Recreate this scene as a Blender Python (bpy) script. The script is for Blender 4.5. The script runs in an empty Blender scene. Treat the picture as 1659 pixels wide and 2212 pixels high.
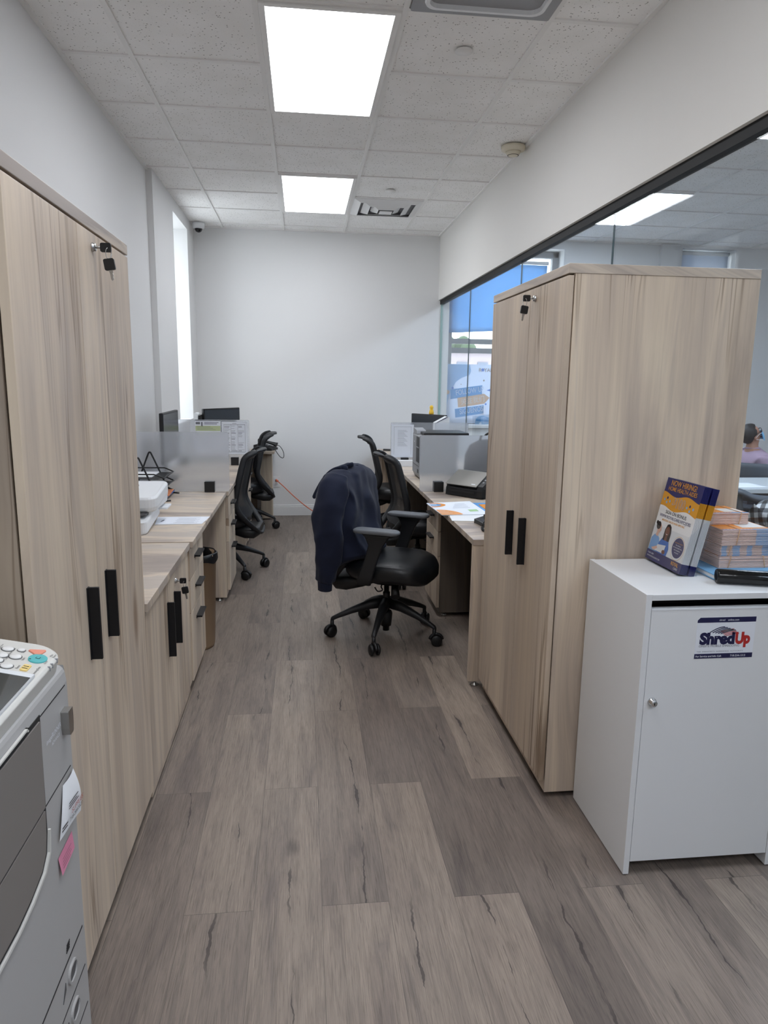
EXPO = .42; SKY = 3.8; LAMP = 9.0; LAMP2 = 14.5
BLUE_A = (.25,.43,.64,1); BLUE_B = (.28,.46,.67,1)
import bpy, bmesh, math, random
from mathutils import Vector, Matrix, noise as mnoise
random.seed(7)
SC = bpy.context.scene
COL = SC.collection
V = Vector
PI = math.pi

def lin(c):
    c /= 255.0
    return c/12.92 if c <= .04045 else ((c+.055)/1.055)**2.4
def rgb(r, g, b): return (lin(r), lin(g), lin(b), 1.0)

# ------------------------------------------------------------------ mesh builder
class MB:
    def __init__(s): s.v = []; s.f = []; s.m = []; s.sm = []
    def add(s, vs, fs, m=0, smooth=False):
        b = len(s.v); s.v += [V(p) for p in vs]
        for f in fs:
            s.f.append([b+i for i in f]); s.m.append(m); s.sm.append(smooth)
        return s
    def box(s, x0, y0, z0, x1, y1, z1, m=0):
        x0, x1 = min(x0, x1), max(x0, x1); y0, y1 = min(y0, y1), max(y0, y1); z0, z1 = min(z0, z1), max(z0, z1)
        vs = [(x0,y0,z0),(x1,y0,z0),(x1,y1,z0),(x0,y1,z0),(x0,y0,z1),(x1,y0,z1),(x1,y1,z1),(x0,y1,z1)]
        return s.add(vs, [(0,3,2,1),(4,5,6,7),(0,1,5,4),(1,2,6,5),(2,3,7,6),(3,0,4,7)], m)
    def obox(s, c, sx, sy, sz, M=None, m=0):
        M = M or Matrix.Identity(3); c = V(c)
        vs = [c + M @ V((x*sx/2, y*sy/2, z*sz/2)) for z in (-1,1) for x, y in ((-1,-1),(1,-1),(1,1),(-1,1))]
        return s.add(vs, [(0,3,2,1),(4,5,6,7),(0,1,5,4),(1,2,6,5),(2,3,7,6),(3,0,4,7)], m)
    def loft(s, rings, m=0, smooth=True, cap=True, closed=False):
        n = len(rings[0]); vs = [p for r in rings for p in r]; fs = []
        k = len(rings)
        for i in range(k if closed else k-1):
            a = i*n; b = ((i+1) % k)*n
            for j in range(n):
                j2 = (j+1) % n
                fs.append((a+j, a+j2, b+j2, b+j))
        s.add(vs, fs, m, smooth)
        if cap and not closed:
            b = len(s.v) - len(vs)
            s.f.append([b+j for j in range(n)][::-1]); s.m.append(m); s.sm.append(False)
            s.f.append([b+(k-1)*n+j for j in range(n)]); s.m.append(m); s.sm.append(False)
        return s
    def sheet(s, rows, m=0, smooth=True):
        n = len(rows[0]); vs = [p for r in rows for p in r]; fs = []
        for i in range(len(rows)-1):
            for j in range(n-1):
                fs.append((i*n+j, i*n+j+1, (i+1)*n+j+1, (i+1)*n+j))
        return s.add(vs, fs, m, smooth)
    def cyl(s, p0, p1, r0, r1=None, n=20, m=0, smooth=True, cap=True):
        p0, p1 = V(p0), V(p1); r1 = r0 if r1 is None else r1
        d = (p1-p0).normalized(); a = d.orthogonal().normalized(); b = d.cross(a)
        R = [[p + (a*math.cos(2*PI*i/n) + b*math.sin(2*PI*i/n))*r for i in range(n)] for p, r in ((p0,r0),(p1,r1))]
        return s.loft(R, m, smooth, cap)
    def lathe(s, prof, c=(0,0,0), axis=(0,0,1), n=28, m=0, smooth=True):
        c = V(c); d = V(axis).normalized(); a = d.orthogonal().normalized(); b = d.cross(a)
        R = [[c + d*h + (a*math.cos(2*PI*i/n) + b*math.sin(2*PI*i/n))*max(r, 1e-5) for i in range(n)] for r, h in prof]
        return s.loft(R, m, smooth, True)
    def tube(s, pts, r, n=10, m=0, closed=False, flat=None, up=None):
        pts = [V(p) for p in pts]; k = len(pts); R = []
        rr = r if isinstance(r, (list, tuple)) else [r]*k
        prev = None
        for i, p in enumerate(pts):
            if closed: t = pts[(i+1) % k] - pts[i-1]
            else: t = pts[min(i+1, k-1)] - pts[max(i-1, 0)]
            if t.length < 1e-9: t = V((0,0,1))
            t.normalize()
            if up is not None:
                a = V(up) - t*t.dot(V(up))
                if a.length < 1e-4: a = t.orthogonal()
                a.normalize()
            elif prev is None: a = t.orthogonal().normalized()
            else:
                a = prev - t*prev.dot(t)
                a = a.normalized() if a.length > 1e-6 else t.orthogonal().normalized()
            prev = a; b = t.cross(a); fl = flat if flat else 1.0
            R.append([p + a*math.cos(2*PI*j/n)*rr[i] + b*math.sin(2*PI*j/n)*rr[i]*fl for j in range(n)])
        return s.loft(R, m, True, not closed, closed)
    def prism(s, poly, o, u, v, d, m=0, ms=None):
        """polygon of (a,b) in the plane o + a*u + b*v, extruded by vector d"""
        o, u, v, d = V(o), V(u), V(v), V(d); n = len(poly)
        lo = [o + u*a + v*b for a, b in poly]; hi = [p + d for p in lo]
        s.add(lo+hi, [tuple(range(n))[::-1], tuple(range(n, 2*n))], m)
        s.add(lo+hi, [(i, (i+1) % n, n+(i+1) % n, n+i) for i in range(n)], m if ms is None else ms)
        return s
    def ball(s, c, rx, ry=None, rz=None, n=16, k=10, m=0, M=None):
        ry = rx if ry is None else ry; rz = rx if rz is None else rz; c = V(c); M = M or Matrix.Identity(3)
        R = []
        for i in range(k+1):
            t = PI*i/k; q = max(math.sin(t), 1e-4)
            R.append([c + M @ V((rx*q*math.cos(2*PI*j/n), ry*q*math.sin(2*PI*j/n), -rz*math.cos(t))) for j in range(n)])
        return s.loft(R, m, True, True)
    def text(s, string, o, u, v, size, m=0, align='LEFT', bold=0.0, lift=.0006, shear=0, xs=1.0, depth=0.0):
        o, u, v = V(o), V(u).normalized(), V(v).normalized(); w = u.cross(v)
        cu = bpy.data.curves.new('lettering', 'FONT'); cu.body = string; cu.size = size; cu.align_x = align
        cu.offset = bold*size; cu.shear = shear; cu.resolution_u = 3; cu.fill_mode = 'FRONT'
        ob = bpy.data.objects.new('lettering', cu); COL.objects.link(ob)
        bpy.context.view_layer.update()
        me = ob.evaluated_get(bpy.context.evaluated_depsgraph_get()).to_mesh()
        vs = [o + u*(p.co.x*xs) + v*p.co.y + w*lift for p in me.vertices]; fs = [tuple(p.vertices) for p in me.polygons]
        s.add(vs, fs, m)
        bpy.data.objects.remove(ob); bpy.data.curves.remove(cu)
        return s
    def quad(s, o, u, v, a0, b0, a1, b1, m=0, lift=.0004):
        o, u, v = V(o), V(u), V(v); w = u.cross(v).normalized()*lift
        return s.add([o+u*a0+v*b0+w, o+u*a1+v*b0+w, o+u*a1+v*b1+w, o+u*a0+v*b1+w], [(0,1,2,3)], m)
    def poly(s, o, u, v, pts, m=0, lift=.0004):
        o, u, v = V(o), V(u), V(v); w = u.cross(v).normalized()*lift
        return s.add([o+u*a+v*b+w for a, b in pts], [tuple(range(len(pts)))], m)
    def disc(s, o, u, v, ca, cb, ra, rb=None, m=0, lift=.0006, n=24):
        rb = rb or ra
        return s.poly(o, u, v, [(ca+ra*math.cos(2*PI*i/n), cb+rb*math.sin(2*PI*i/n)) for i in range(n)], m, lift)
    def build(s, name, mats, parent=None, world=True, bevel=0, seg=2, sub=0, fix=False):
        off = V((0,0,0))
        if parent is not None and world:
            r = parent
            while r is not None: off += V(r.location); r = r.parent
        me = bpy.data.meshes.new(name)
        me.from_pydata([p-off for p in s.v], [], s.f)
        for mt in (mats if isinstance(mats, (list, tuple)) else [mats]): me.materials.append(mt)
        me.polygons.foreach_set('material_index', s.m); me.polygons.foreach_set('use_smooth', s.sm)
        me.update()
        if fix:
            bm = bmesh.new(); bm.from_mesh(me); bmesh.ops.recalc_face_normals(bm, faces=bm.faces[:]); bm.to_mesh(me); bm.free()
        o = bpy.data.objects.new(name, me); COL.objects.link(o)
        if parent is not None: o.parent = parent
        if bevel:
            md = o.modifiers.new('bevel', 'BEVEL'); md.width = bevel; md.segments = seg; md.limit_method = 'ANGLE'; md.angle_limit = .6
        if sub:
            md = o.modifiers.new('sub', 'SUBSURF'); md.levels = sub; md.render_levels = sub
        return o

def tag(o, label=None, cat=None, group=None, kind=None):
    if label: o['label'] = label
    if cat: o['category'] = cat
    if group: o['group'] = group
    if kind: o['kind'] = kind
    return o
def thing(name, label, cat, loc=(0,0,0), rotz=0, group=None):
    o = bpy.data.objects.new(name, None); o.empty_display_size = .05; COL.objects.link(o)
    o.location = loc; o.rotation_euler = (0,0,rotz)
    return tag(o, label, cat, group)
def struct(o): o['kind'] = 'structure'; return o
def copy_tree(o, parent=None):
    c = o.copy(); COL.objects.link(c)
    if parent is not None: c.parent = parent
    for ch in list(o.children): copy_tree(ch, c)
    return c

def rrect(w, h, r, n=5, cx=0, cy=0):
    pts = []
    for sx, sy, a0 in ((1,1,0),(-1,1,90),(-1,-1,180),(1,-1,270)):
        for i in range(n+1):
            a = math.radians(a0 + 90*i/n)
            pts.append((cx+sx*(w/2-r)+r*math.cos(a), cy+sy*(h/2-r)+r*math.sin(a)))
    return pts
def catmull(pts, k=8):
    P = [V(p) for p in pts]; out = []
    for i in range(len(P)-1):
        a = P[max(i-1,0)]; b = P[i]; c = P[i+1]; d = P[min(i+2, len(P)-1)]
        for j in range(k):
            t = j/k
            out.append(.5*((2*b)+(c-a)*t+(2*a-5*b+4*c-d)*t*t+(3*b-a-3*c+d)*t**3))
    out.append(P[-1]); return out
def RZ(a): return Matrix.Rotation(a, 3, 'Z')

# ------------------------------------------------------------------ materials
def new_mat(name):
    m = bpy.data.materials.new(name); m.use_nodes = True
    nt = m.node_tree; return m, nt, nt.nodes, nt.links, nt.nodes['Principled BSDF']
def mat(name, c, rough=.5, metal=0, spec=.5, bump=0, bscale=200, alpha=1.0, coat=0, emit=None, es=0):
    m, nt, N, L, b = new_mat(name)
    b.inputs['Base Color'].default_value = rgb(*c); b.inputs['Roughness'].default_value = rough
    b.inputs['Metallic'].default_value = metal; b.inputs['Specular IOR Level'].default_value = spec
    b.inputs['Alpha'].default_value = alpha; b.inputs['Coat Weight'].default_value = coat
    if emit: b.inputs['Emission Color'].default_value = rgb(*emit); b.inputs['Emission Strength'].default_value = es
    if bump:
        t = N.new('ShaderNodeTexCoord'); n = N.new('ShaderNodeTexNoise'); n.inputs['Scale'].default_value = bscale; n.inputs['Detail'].default_value = 3
        u = N.new('ShaderNodeBump'); u.inputs['Strength'].default_value = bump; u.inputs['Distance'].default_value = .002
        L.new(t.outputs['Object'], n.inputs['Vector']); L.new(n.outputs['Fac'], u.inputs['Height']); L.new(u.outputs['Normal'], b.inputs['Normal'])
    return m
class G:
    """tiny node graph helper"""
    def __init__(s, nt): s.nt = nt; s.N = nt.nodes; s.L = nt.links
    def put(s, sock, val):
        if hasattr(val, 'is_linked') or isinstance(val, bpy.types.NodeSocket): s.L.new(val, sock)
        else: sock.default_value = val
    def math(s, op, a, b=None, c=None):
        n = s.N.new('ShaderNodeMath'); n.operation = op
        for i, x in enumerate((a, b, c)):
            if x is not None: s.put(n.inputs[i], x)
        return n.outputs[0]
    def vec(s, x, y, z):
        n = s.N.new('ShaderNodeCombineXYZ')
        for i, q in enumerate((x, y, z)): s.put(n.inputs[i], q)
        return n.outputs[0]
    def sep(s, v):
        n = s.N.new('ShaderNodeSeparateXYZ'); s.L.new(v, n.inputs[0]); return n.outputs
    def noise(s, v, scale=1, detail=4, rough=.5, dist=0, out='Fac'):
        n = s.N.new('ShaderNodeTexNoise'); s.L.new(v, n.inputs['Vector'])
        n.inputs['Scale'].default_value = scale; n.inputs['Detail'].default_value = detail; n.inputs['Roughness'].default_value = rough; n.inputs['Distortion'].default_value = dist
        return n.outputs[out]
    def ramp(s, f, stops, interp='LINEAR'):
        n = s.N.new('ShaderNodeValToRGB'); s.L.new(f, n.inputs[0]); e = n.color_ramp.elements; n.color_ramp.interpolation = interp
        while len(e) < len(stops): e.new(.5)
        for i, (p, c) in enumerate(stops):
            e[i].position = p; e[i].color = c if len(c) == 4 else (*c, 1)
        return n.outputs['Color']
    def mix(s, f, a, b, mode='MIX'):
        n = s.N.new('ShaderNodeMix'); n.data_type = 'RGBA'; n.blend_type = mode
        s.put(n.inputs[0], f); s.put(n.inputs[6], a); s.put(n.inputs[7], b); return n.outputs[2]
    def step(s, x, lo, hi):
        n = s.N.new('ShaderNodeMapRange'); n.interpolation_type = 'SMOOTHSTEP'; s.put(n.inputs[0], x)
        n.inputs[1].default_value = lo; n.inputs[2].default_value = hi; n.inputs[3].default_value = 0; n.inputs[4].default_value = 1
        return n.outputs[0]
    def white(s, v, out='Value'):
        n = s.N.new('ShaderNodeTexWhiteNoise'); n.noise_dimensions = '3D'; s.L.new(v, n.inputs[0]); return n.outputs[out]

def wood(name, grain, across, dark=1.0, tint=(1,1,1), contrast=1.0, rough=.42, veins=1.0, seed=0.0, wide=1.0):
    """printed oak laminate. GRAIN / ACROSS: axis index of the grain and of the direction across it"""
    m, nt, N, L, b = new_mat(name); g = G(nt)
    tc = N.new('ShaderNodeTexCoord'); oi = N.new('ShaderNodeObjectInfo')
    o = g.sep(tc.outputs['Object']); rnd = g.math('MULTIPLY', oi.outputs['Random'], 37.0)
    a = g.math('ADD', o[grain], g.math('ADD', rnd, seed)); c = g.math('ADD', o[across], rnd); th = o[3-grain-across]
    c = g.math('ADD', c, g.math('MULTIPLY', th, .35))
    # knots: cells stretched along the grain push the grain aside
    vo = N.new('ShaderNodeTexVoronoi'); vo.inputs['Scale'].default_value = 1.0
    L.new(g.vec(g.math('MULTIPLY', a, 1.15), g.math('MULTIPLY', c, 3.4), seed), vo.inputs['Vector'])
    kd = vo.outputs['Distance']
    push = g.math('MULTIPLY', g.math('SUBTRACT', 1.0, g.step(kd, .0, .42)), .035)
    cw = g.math('ADD', c, push)
    v1 = g.vec(g.math('MULTIPLY', a, .55+.9*(1-wide)), g.math('MULTIPLY', cw, 8.0*wide), 0.0)
    n1 = g.noise(v1, 1.0, 5, .58, .7)
    v2 = g.vec(g.math('MULTIPLY', a, 1.6), g.math('MULTIPLY', cw, 60.0), 3.0)
    n2 = g.noise(v2, 1.0, 3, .6, .3)
    v3 = g.vec(g.math('MULTIPLY', a, .42+.8*(1-wide)), g.math('MULTIPLY', cw, 13.0*wide), 7.0)
    n3 = g.noise(v3, 1.0, 2, .5, 1.3)
    d = dark
    k = lambda r, gg, bb: tuple(lin(x)*d*t for x, t in zip((r, gg, bb), tint)) + (1,)
    s = .17*contrast
    base = g.ramp(n1, [(.5-s*1.1, k(136,126,119)), (.5-s*.5, k(153,142,132)), (.5, k(168,156,143)), (.5+s*.55, k(178,166,151)), (.5+s*1.1, k(160,151,143))])
    fine = g.ramp(n2, [(.25, (.87,.865,.86)), (.55, (1,1,1)), (.8, (1.03,1.03,1.02))])
    col = g.mix(.9, base, fine, 'MULTIPLY')
    nlow = g.noise(g.vec(g.math('MULTIPLY', a, .5), g.math('MULTIPLY', cw, 3.2), 17.0), 1.0, 2, .5, .5)
    col = g.mix(min(1.0, .75*contrast), col, g.ramp(nlow, [(.33, (.80,.775,.755)), (.47, (.96,.955,.955)), (.6, (1.03,1.02,1.0)), (.72, (.93,.93,.945))]), 'MULTIPLY')
    ridge = g.math('ABSOLUTE', g.math('SUBTRACT', n3, .5))
    vein = g.math('SUBTRACT', 1.0, g.step(ridge, .002, .020+.008*min(veins, 2.5)))
    msk = g.step(g.noise(g.vec(g.math('MULTIPLY', a, .9), g.math('MULTIPLY', c, 3.0), 11.0), 1.0, 2), .45, .66)
    col = g.mix(g.math('MULTIPLY', g.math('MULTIPLY', vein, msk), min(.9, .42*veins)), col, k(100,82,66))
    halo = g.math('MULTIPLY', g.math('SUBTRACT', 1.0, g.step(kd, .03, .16)), .5*veins)
    sel = g.step(g.white(vo.outputs['Position']), .55, .6)
    col = g.mix(g.math('MULTIPLY', halo, sel), col, k(104,84,68))
    L.new(col, b.inputs['Base Color']); b.inputs['Roughness'].default_value = rough; b.inputs['Specular IOR Level'].default_value = .35
    return m

M = {}
M['oak'] = wood('oak_vertical_front', 2, 1, dark=1.64, contrast=1.4, veins=1.5, tint=(1,.98,.935))
M['oak_r'] = wood('oak_vertical_front_right', 2, 1, dark=1.42, contrast=2.0, veins=2.4, tint=(1,.965,.91), seed=4.3)
M['oak_side'] = wood('oak_vertical_side', 2, 0, dark=1.56, veins=1.9, tint=(1,.975,.93), contrast=1.15, seed=2.0)
M['dark_side'] = wood('pedestal_side_dark', 2, 0, dark=.30, tint=(1,.95,.92), contrast=.8)  # right pedestal carcasses: same wood pattern, much darker than the oak
M['oak_brown'] = wood('oak_vertical_panel', 2, 0, dark=1.05, tint=(1,.96,.90), contrast=1.1, veins=1.3)
M['oak_top'] = wood('oak_worktop', 0, 1, contrast=.55, veins=.8, wide=.5, dark=1.45, tint=(1,.98,.95), rough=.36)
M['oak_edge'] = wood('oak_edge_band', 1, 2, contrast=.5, veins=.2, dark=1.3)
M['paint'] = mat('white_wall_paint', (222,222,222), .75, spec=.25, bump=.05, bscale=350)
M['paint_warm'] = mat('soffit_wall_paint', (222,220,216), .75, spec=.25)
M['trim_white'] = mat('white_trim_paint', (222,222,222), .45)
M['grid'] = mat('ceiling_grid_white', (230,229,227), .5)
M['black'] = mat('black_plastic', (14,14,16), .45)
M['black_matte'] = mat('black_matte_metal', (13,13,14), .6, spec=.3)
M['handle'] = mat('black_bar_handle', (20,21,25), .42, metal=.3)
M['dark_chair'] = mat('black_chair_nylon', (24,25,28), .48)
M['chair_grey'] = mat('dark_grey_arm_pad', (96,99,104), .5)
M['leather'] = mat('black_leatherette', (19,21,24), .36, bump=.25, bscale=420)
M['steel'] = mat('brushed_steel', (178,176,172), .32, metal=1)
M['chrome'] = mat('chrome', (205,205,205), .12, metal=1)
M['white_lam'] = mat('white_melamine', (222,222,222), .42)
M['white_pl'] = mat('white_plastic', (224,226,228), .42)
M['paper'] = mat('white_paper', (232,233,235), .8)
M['gray_pl'] = mat('grey_plastic', (150,151,154), .5)
M['dgray_pl'] = mat('dark_grey_plastic', (78,78,80), .5)

# --- ceiling tile
m, nt, N, L, b = new_mat('acoustic_tile'); g = G(nt); tc = N.new('ShaderNodeTexCoord'); p = tc.outputs['Object']
n1 = g.noise(p, 150, 2, .6); n2 = g.noise(p, 5, 2)
sp = g.math('MULTIPLY', g.step(n1, .66, .72), .75)
vo = N.new('ShaderNodeTexVoronoi'); L.new(p, vo.inputs['Vector']); vo.inputs['Scale'].default_value = 62
dot = g.math('SUBTRACT', 1.0, g.step(vo.outputs['Distance'], .13, .25))
dot = g.math('MULTIPLY', dot, g.step(g.white(vo.outputs['Position']), .35, .5))
c0 = g.mix(g.step(n2, .3, .7), rgb(236,235,233), rgb(241,240,239))
c1 = g.mix(g.math('MULTIPLY', dot, .78), c0, rgb(96,92,88)); c1 = g.mix(g.math('MULTIPLY', sp, .35), c1, rgb(120,116,112))
L.new(c1, b.inputs['Base Color']); b.inputs['Roughness'].default_value = .9; b.inputs['Specular IOR Level'].default_value = .1
M['tile'] = m

# --- plank floor: rows run away from the viewer (y), each row .1915 wide
m, nt, N, L, b = new_mat('grey_oak_plank_floor'); g = G(nt); tc = N.new('ShaderNodeTexCoord'); o = g.sep(tc.outputs['Object'])
PW, PL = .1915, 1.20
X = g.math('ADD', o[0], 10*PW-.0445); Y = o[1]
row = g.math('FLOOR', g.math('DIVIDE', X, PW)); u = g.math('SUBTRACT', X, g.math('MULTIPLY', row, PW))
# every second row is shifted half a board
off = g.math('ADD', PL*6-1.77, g.math('MULTIPLY', g.math('MODULO', row, 2.0), -PL/2))
Yo = g.math('ADD', Y, off); pk = g.math('FLOOR', g.math('DIVIDE', Yo, PL)); vv = g.math('SUBTRACT', Yo, g.math('MULTIPLY', pk, PL))
pid = g.vec(row, pk, 5.0); r1 = g.white(pid); r2 = g.white(g.vec(row, pk, 9.0)); r3 = g.white(g.vec(row, pk, 14.0))
sh = g.math('MULTIPLY', r2, 53.0)
a = g.math('ADD', Y, sh); c = g.math('ADD', o[0], sh)
n1 = g.noise(g.vec(g.math('MULTIPLY', c, 16.0), g.math('MULTIPLY', a, 2.0), sh), 1, 5, .62, .9)
n2 = g.noise(g.vec(g.math('MULTIPLY', c, 300.0), g.math('MULTIPLY', a, 8.0), sh), 1, 3, .65, 1.2)
nb = g.noise(g.vec(g.math('MULTIPLY', c, 4.5), g.math('MULTIPLY', a, 1.3), sh), 1, 3, .55, .4)
base = g.ramp(n1, [(.28, rgb(102,93,88)), (.45, rgb(117,107,99)), (.6, rgb(127,116,107)), (.76, rgb(119,109,102))])
tone = g.ramp(r1, [(0, (.84,.825,.83)), (.3, (1.04,1.02,1.015)), (.65, (1.26,1.24,1.215)), (1, (1.56,1.53,1.48))])
col = g.mix(1.0, base, tone, 'MULTIPLY')
col = g.mix(g.math('MULTIPLY', g.step(nb, .52, .72), .45), col, g.mix(1.0, col, (.70,.68,.69,1), 'MULTIPLY'))
col = g.mix(1.0, col, g.ramp(n2, [(.34, (.70,.69,.68)), (.48, (.97,.97,.97)), (.56, (1.04,1.035,1.03)), (.70, (1.22,1.20,1.18))]), 'MULTIPLY')
# splits in the boards
wob = g.noise(g.vec(g.math('MULTIPLY', a, 1.5), sh, 1.0), 1, 6, .66)
pos = g.math('ADD', g.math('MULTIPLY', g.math('SUBTRACT', wob, .5), .13), g.math('ADD', .045, g.math('MULTIPLY', r3, .10)))
dist = g.math('ABSOLUTE', g.math('SUBTRACT', u, pos))
thick = g.noise(g.vec(g.math('MULTIPLY', a, 7.0), sh, 4.0), 1, 3)
wid = g.math('MULTIPLY', g.step(thick, .40, .72), .0058)
crack = g.math('LESS_THAN', dist, wid)
soft = g.math('MULTIPLY', g.math('SUBTRACT', 1.0, g.step(dist, .0, .03)), g.step(thick, .4, .8))
on = g.step(g.noise(g.vec(g.math('MULTIPLY', a, 1.5), sh, 8.0), 1, 1), .44, .52)
col = g.mix(g.math('MULTIPLY', g.math('MULTIPLY', soft, on), .5), col, rgb(84,76,73))
col = g.mix(g.math('MULTIPLY', g.math('MULTIPLY', crack, on), .78), col, rgb(56,50,48))
# knots
vo = N.new('ShaderNodeTexVoronoi'); vo.inputs['Scale'].default_value = 1
L.new(g.vec(g.math('MULTIPLY', c, 4.6), g.math('MULTIPLY', a, 2.1), sh), vo.inputs['Vector'])
kn = g.math('MULTIPLY', g.math('SUBTRACT', 1.0, g.step(g.math('ADD', vo.outputs['Distance'], g.math('MULTIPLY', g.math('SUBTRACT', n1, .5), .12)), .02, .13)), g.step(g.white(vo.outputs['Position']), .55, .6))
col = g.mix(g.math('MULTIPLY', kn, .55), col, rgb(74,66,63))
seam = g.math('MAXIMUM', g.math('LESS_THAN', u, .0016), g.math('LESS_THAN', vv, .0018))
col = g.mix(g.math('MULTIPLY', seam, .55), col, rgb(64,58,56))
L.new(col, b.inputs['Base Color']); b.inputs['Roughness'].default_value = .46; b.inputs['Specular IOR Level'].default_value = .35
bp = N.new('ShaderNodeBump'); bp.inputs['Strength'].default_value = .25; bp.inputs['Distance'].default_value = .002
L.new(g.math('SUBTRACT', n2, g.math('MULTIPLY', crack, .8)), bp.inputs['Height']); L.new(bp.outputs['Normal'], b.inputs['Normal'])
M['floor'] = m

def glass_mat(name, tint, refl=.5):
    m, nt, N, L, b = new_mat(name); N.remove(b); out = N['Material Output']
    t = N.new('ShaderNodeBsdfTransparent'); t.inputs[0].default_value = tint
    gl = N.new('ShaderNodeBsdfGlossy'); gl.inputs['Roughness'].default_value = .02; gl.inputs[0].default_value = (1,1,1,1)
    g = G(nt); lw = N.new('ShaderNodeLayerWeight'); lw.inputs[0].default_value = .5   # smooth grazing reflection, the same from either side of the pane
    f5 = g.math('POWER', lw.outputs['Facing'], 4.0); kk = g.math('ADD', .022, g.math('MULTIPLY', f5, refl*.8)); k = kk.node
    mx = N.new('ShaderNodeMixShader'); L.new(k.outputs[0], mx.inputs[0]); L.new(t.outputs[0], mx.inputs[1]); L.new(gl.outputs[0], mx.inputs[2]); L.new(mx.outputs[0], out.inputs[0])
    return m
M['glass'] = glass_mat('clear_partition_glass', (.955,.98,.985,1))
M['wglass'] = glass_mat('window_glass', (.97,.985,.99,1), .4)
M['acrylic'] = glass_mat('clear_acrylic', (.97,.98,.99,1), .7)
M['glass_edge'] = mat('green_glass_edge', (150,176,172), .2)

def translucent(name, c, tr=.5, rough=.6, alpha=0.0):
    m, nt, N, L, b = new_mat(name); N.remove(b); out = N['Material Output']
    d = N.new('ShaderNodeBsdfDiffuse'); d.inputs[0].default_value = rgb(*c)
    t = N.new('ShaderNodeBsdfTranslucent'); t.inputs[0].default_value = rgb(*c)
    mx = N.new('ShaderNodeMixShader'); mx.inputs[0].default_value = tr; L.new(d.outputs[0], mx.inputs[1]); L.new(t.outputs[0], mx.inputs[2])
    last = mx
    if alpha:
        tp = N.new('ShaderNodeBsdfTransparent'); m2 = N.new('ShaderNodeMixShader'); m2.inputs[0].default_value = alpha
        L.new(mx.outputs[0], m2.inputs[1]); L.new(tp.outputs[0], m2.inputs[2]); last = m2
    L.new(last.outputs[0], out.inputs[0]); return m
def frosted():
    m, nt, N, L, b = new_mat('frosted_acrylic'); N.remove(b); out = N['Material Output']
    r = N.new('ShaderNodeBsdfRefraction'); r.inputs['Roughness'].default_value = .26; r.inputs['IOR'].default_value = 1.25; r.inputs[0].default_value = (.97,.98,1,1)
    d = N.new('ShaderNodeBsdfDiffuse'); d.inputs[0].default_value = rgb(214,216,220)
    t = N.new('ShaderNodeBsdfTranslucent'); t.inputs[0].default_value = rgb(225,228,232)
    m1 = N.new('ShaderNodeMixShader'); m1.inputs[0].default_value = .5; L.new(d.outputs[0], m1.inputs[1]); L.new(t.outputs[0], m1.inputs[2])
    gl = N.new('ShaderNodeBsdfGlossy'); gl.inputs['Roughness'].default_value = .3
    m2 = N.new('ShaderNodeMixShader'); m2.inputs[0].default_value = .24; L.new(r.outputs[0], m2.inputs[1]); L.new(m1.outputs[0], m2.inputs[2])
    m3 = N.new('ShaderNodeMixShader'); m3.inputs[0].default_value = .05; L.new(m2.outputs[0], m3.inputs[1]); L.new(gl.outputs[0], m3.inputs[2])
    L.new(m3.outputs[0], out.inputs[0]); return m
M['frost'] = frosted()
def emis(name, c, s):
    m, nt, N, L, b = new_mat(name); N.remove(b); e = N.new('ShaderNodeEmission'); e.inputs[0].default_value = rgb(*c); e.inputs[1].default_value = s
    L.new(e.outputs[0], N['Material Output'].inputs[0]); return m
# ------------------------------------------------------------------ camera, world
CAM = V((0, 0, 1.47))
ya, pa, ra = (math.radians(q) for q in (6.632, -10.580, .836))
fw = V((math.sin(ya)*math.cos(pa), math.cos(ya)*math.cos(pa), math.sin(pa)))
r0 = V((math.cos(ya), -math.sin(ya), 0)); u0 = r0.cross(fw)
rr = r0*math.cos(ra) + u0*math.sin(ra); uu = u0*math.cos(ra) - r0*math.sin(ra)
cd = bpy.data.cameras.new('camera'); cam = bpy.data.objects.new('camera', cd); COL.objects.link(cam)
mw = Matrix((rr, uu, -fw)).transposed().to_4x4(); mw.translation = CAM; cam.matrix_world = mw
cd.sensor_fit = 'VERTICAL'; cd.sensor_height = 36; cd.lens = 1524.5/2212*36; cd.clip_start = .02; cd.clip_end = 300
SC.camera = cam
SC.view_settings.view_transform = 'Standard'; SC.view_settings.look = 'None'; SC.view_settings.gamma = 1
SC.view_settings.use_curve_mapping = False; SC.view_settings.exposure = EXPO
w = bpy.data.worlds.new('sky'); SC.world = w; w.use_nodes = True
bg = w.node_tree.nodes['Background']; bg.inputs[0].default_value = (.90,.95,1.0,1); bg.inputs[1].default_value = SKY
SC.cycles.max_bounces = 10; SC.cycles.diffuse_bounces = 6; SC.cycles.transparent_max_bounces = 16; SC.cycles.transmission_bounces = 8
SC.cycles.sample_clamp_indirect = 6; SC.cycles.use_denoising = True

# ------------------------------------------------------------------ the shell
CZ = 2.955; XL, XR, YB = -1.125, 1.439, 7.655; XF = 6.6; YN = -3.2
struct(MB().box(XL-.3, YN-.2, -.12, XF+.2, YB+.3, 0).build('floor', M['floor']))
struct(MB().box(XL-.4, YN-.2, CZ+.006, XF+.2, YB+.6, CZ+.12).build('ceiling', M['tile']))
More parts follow.
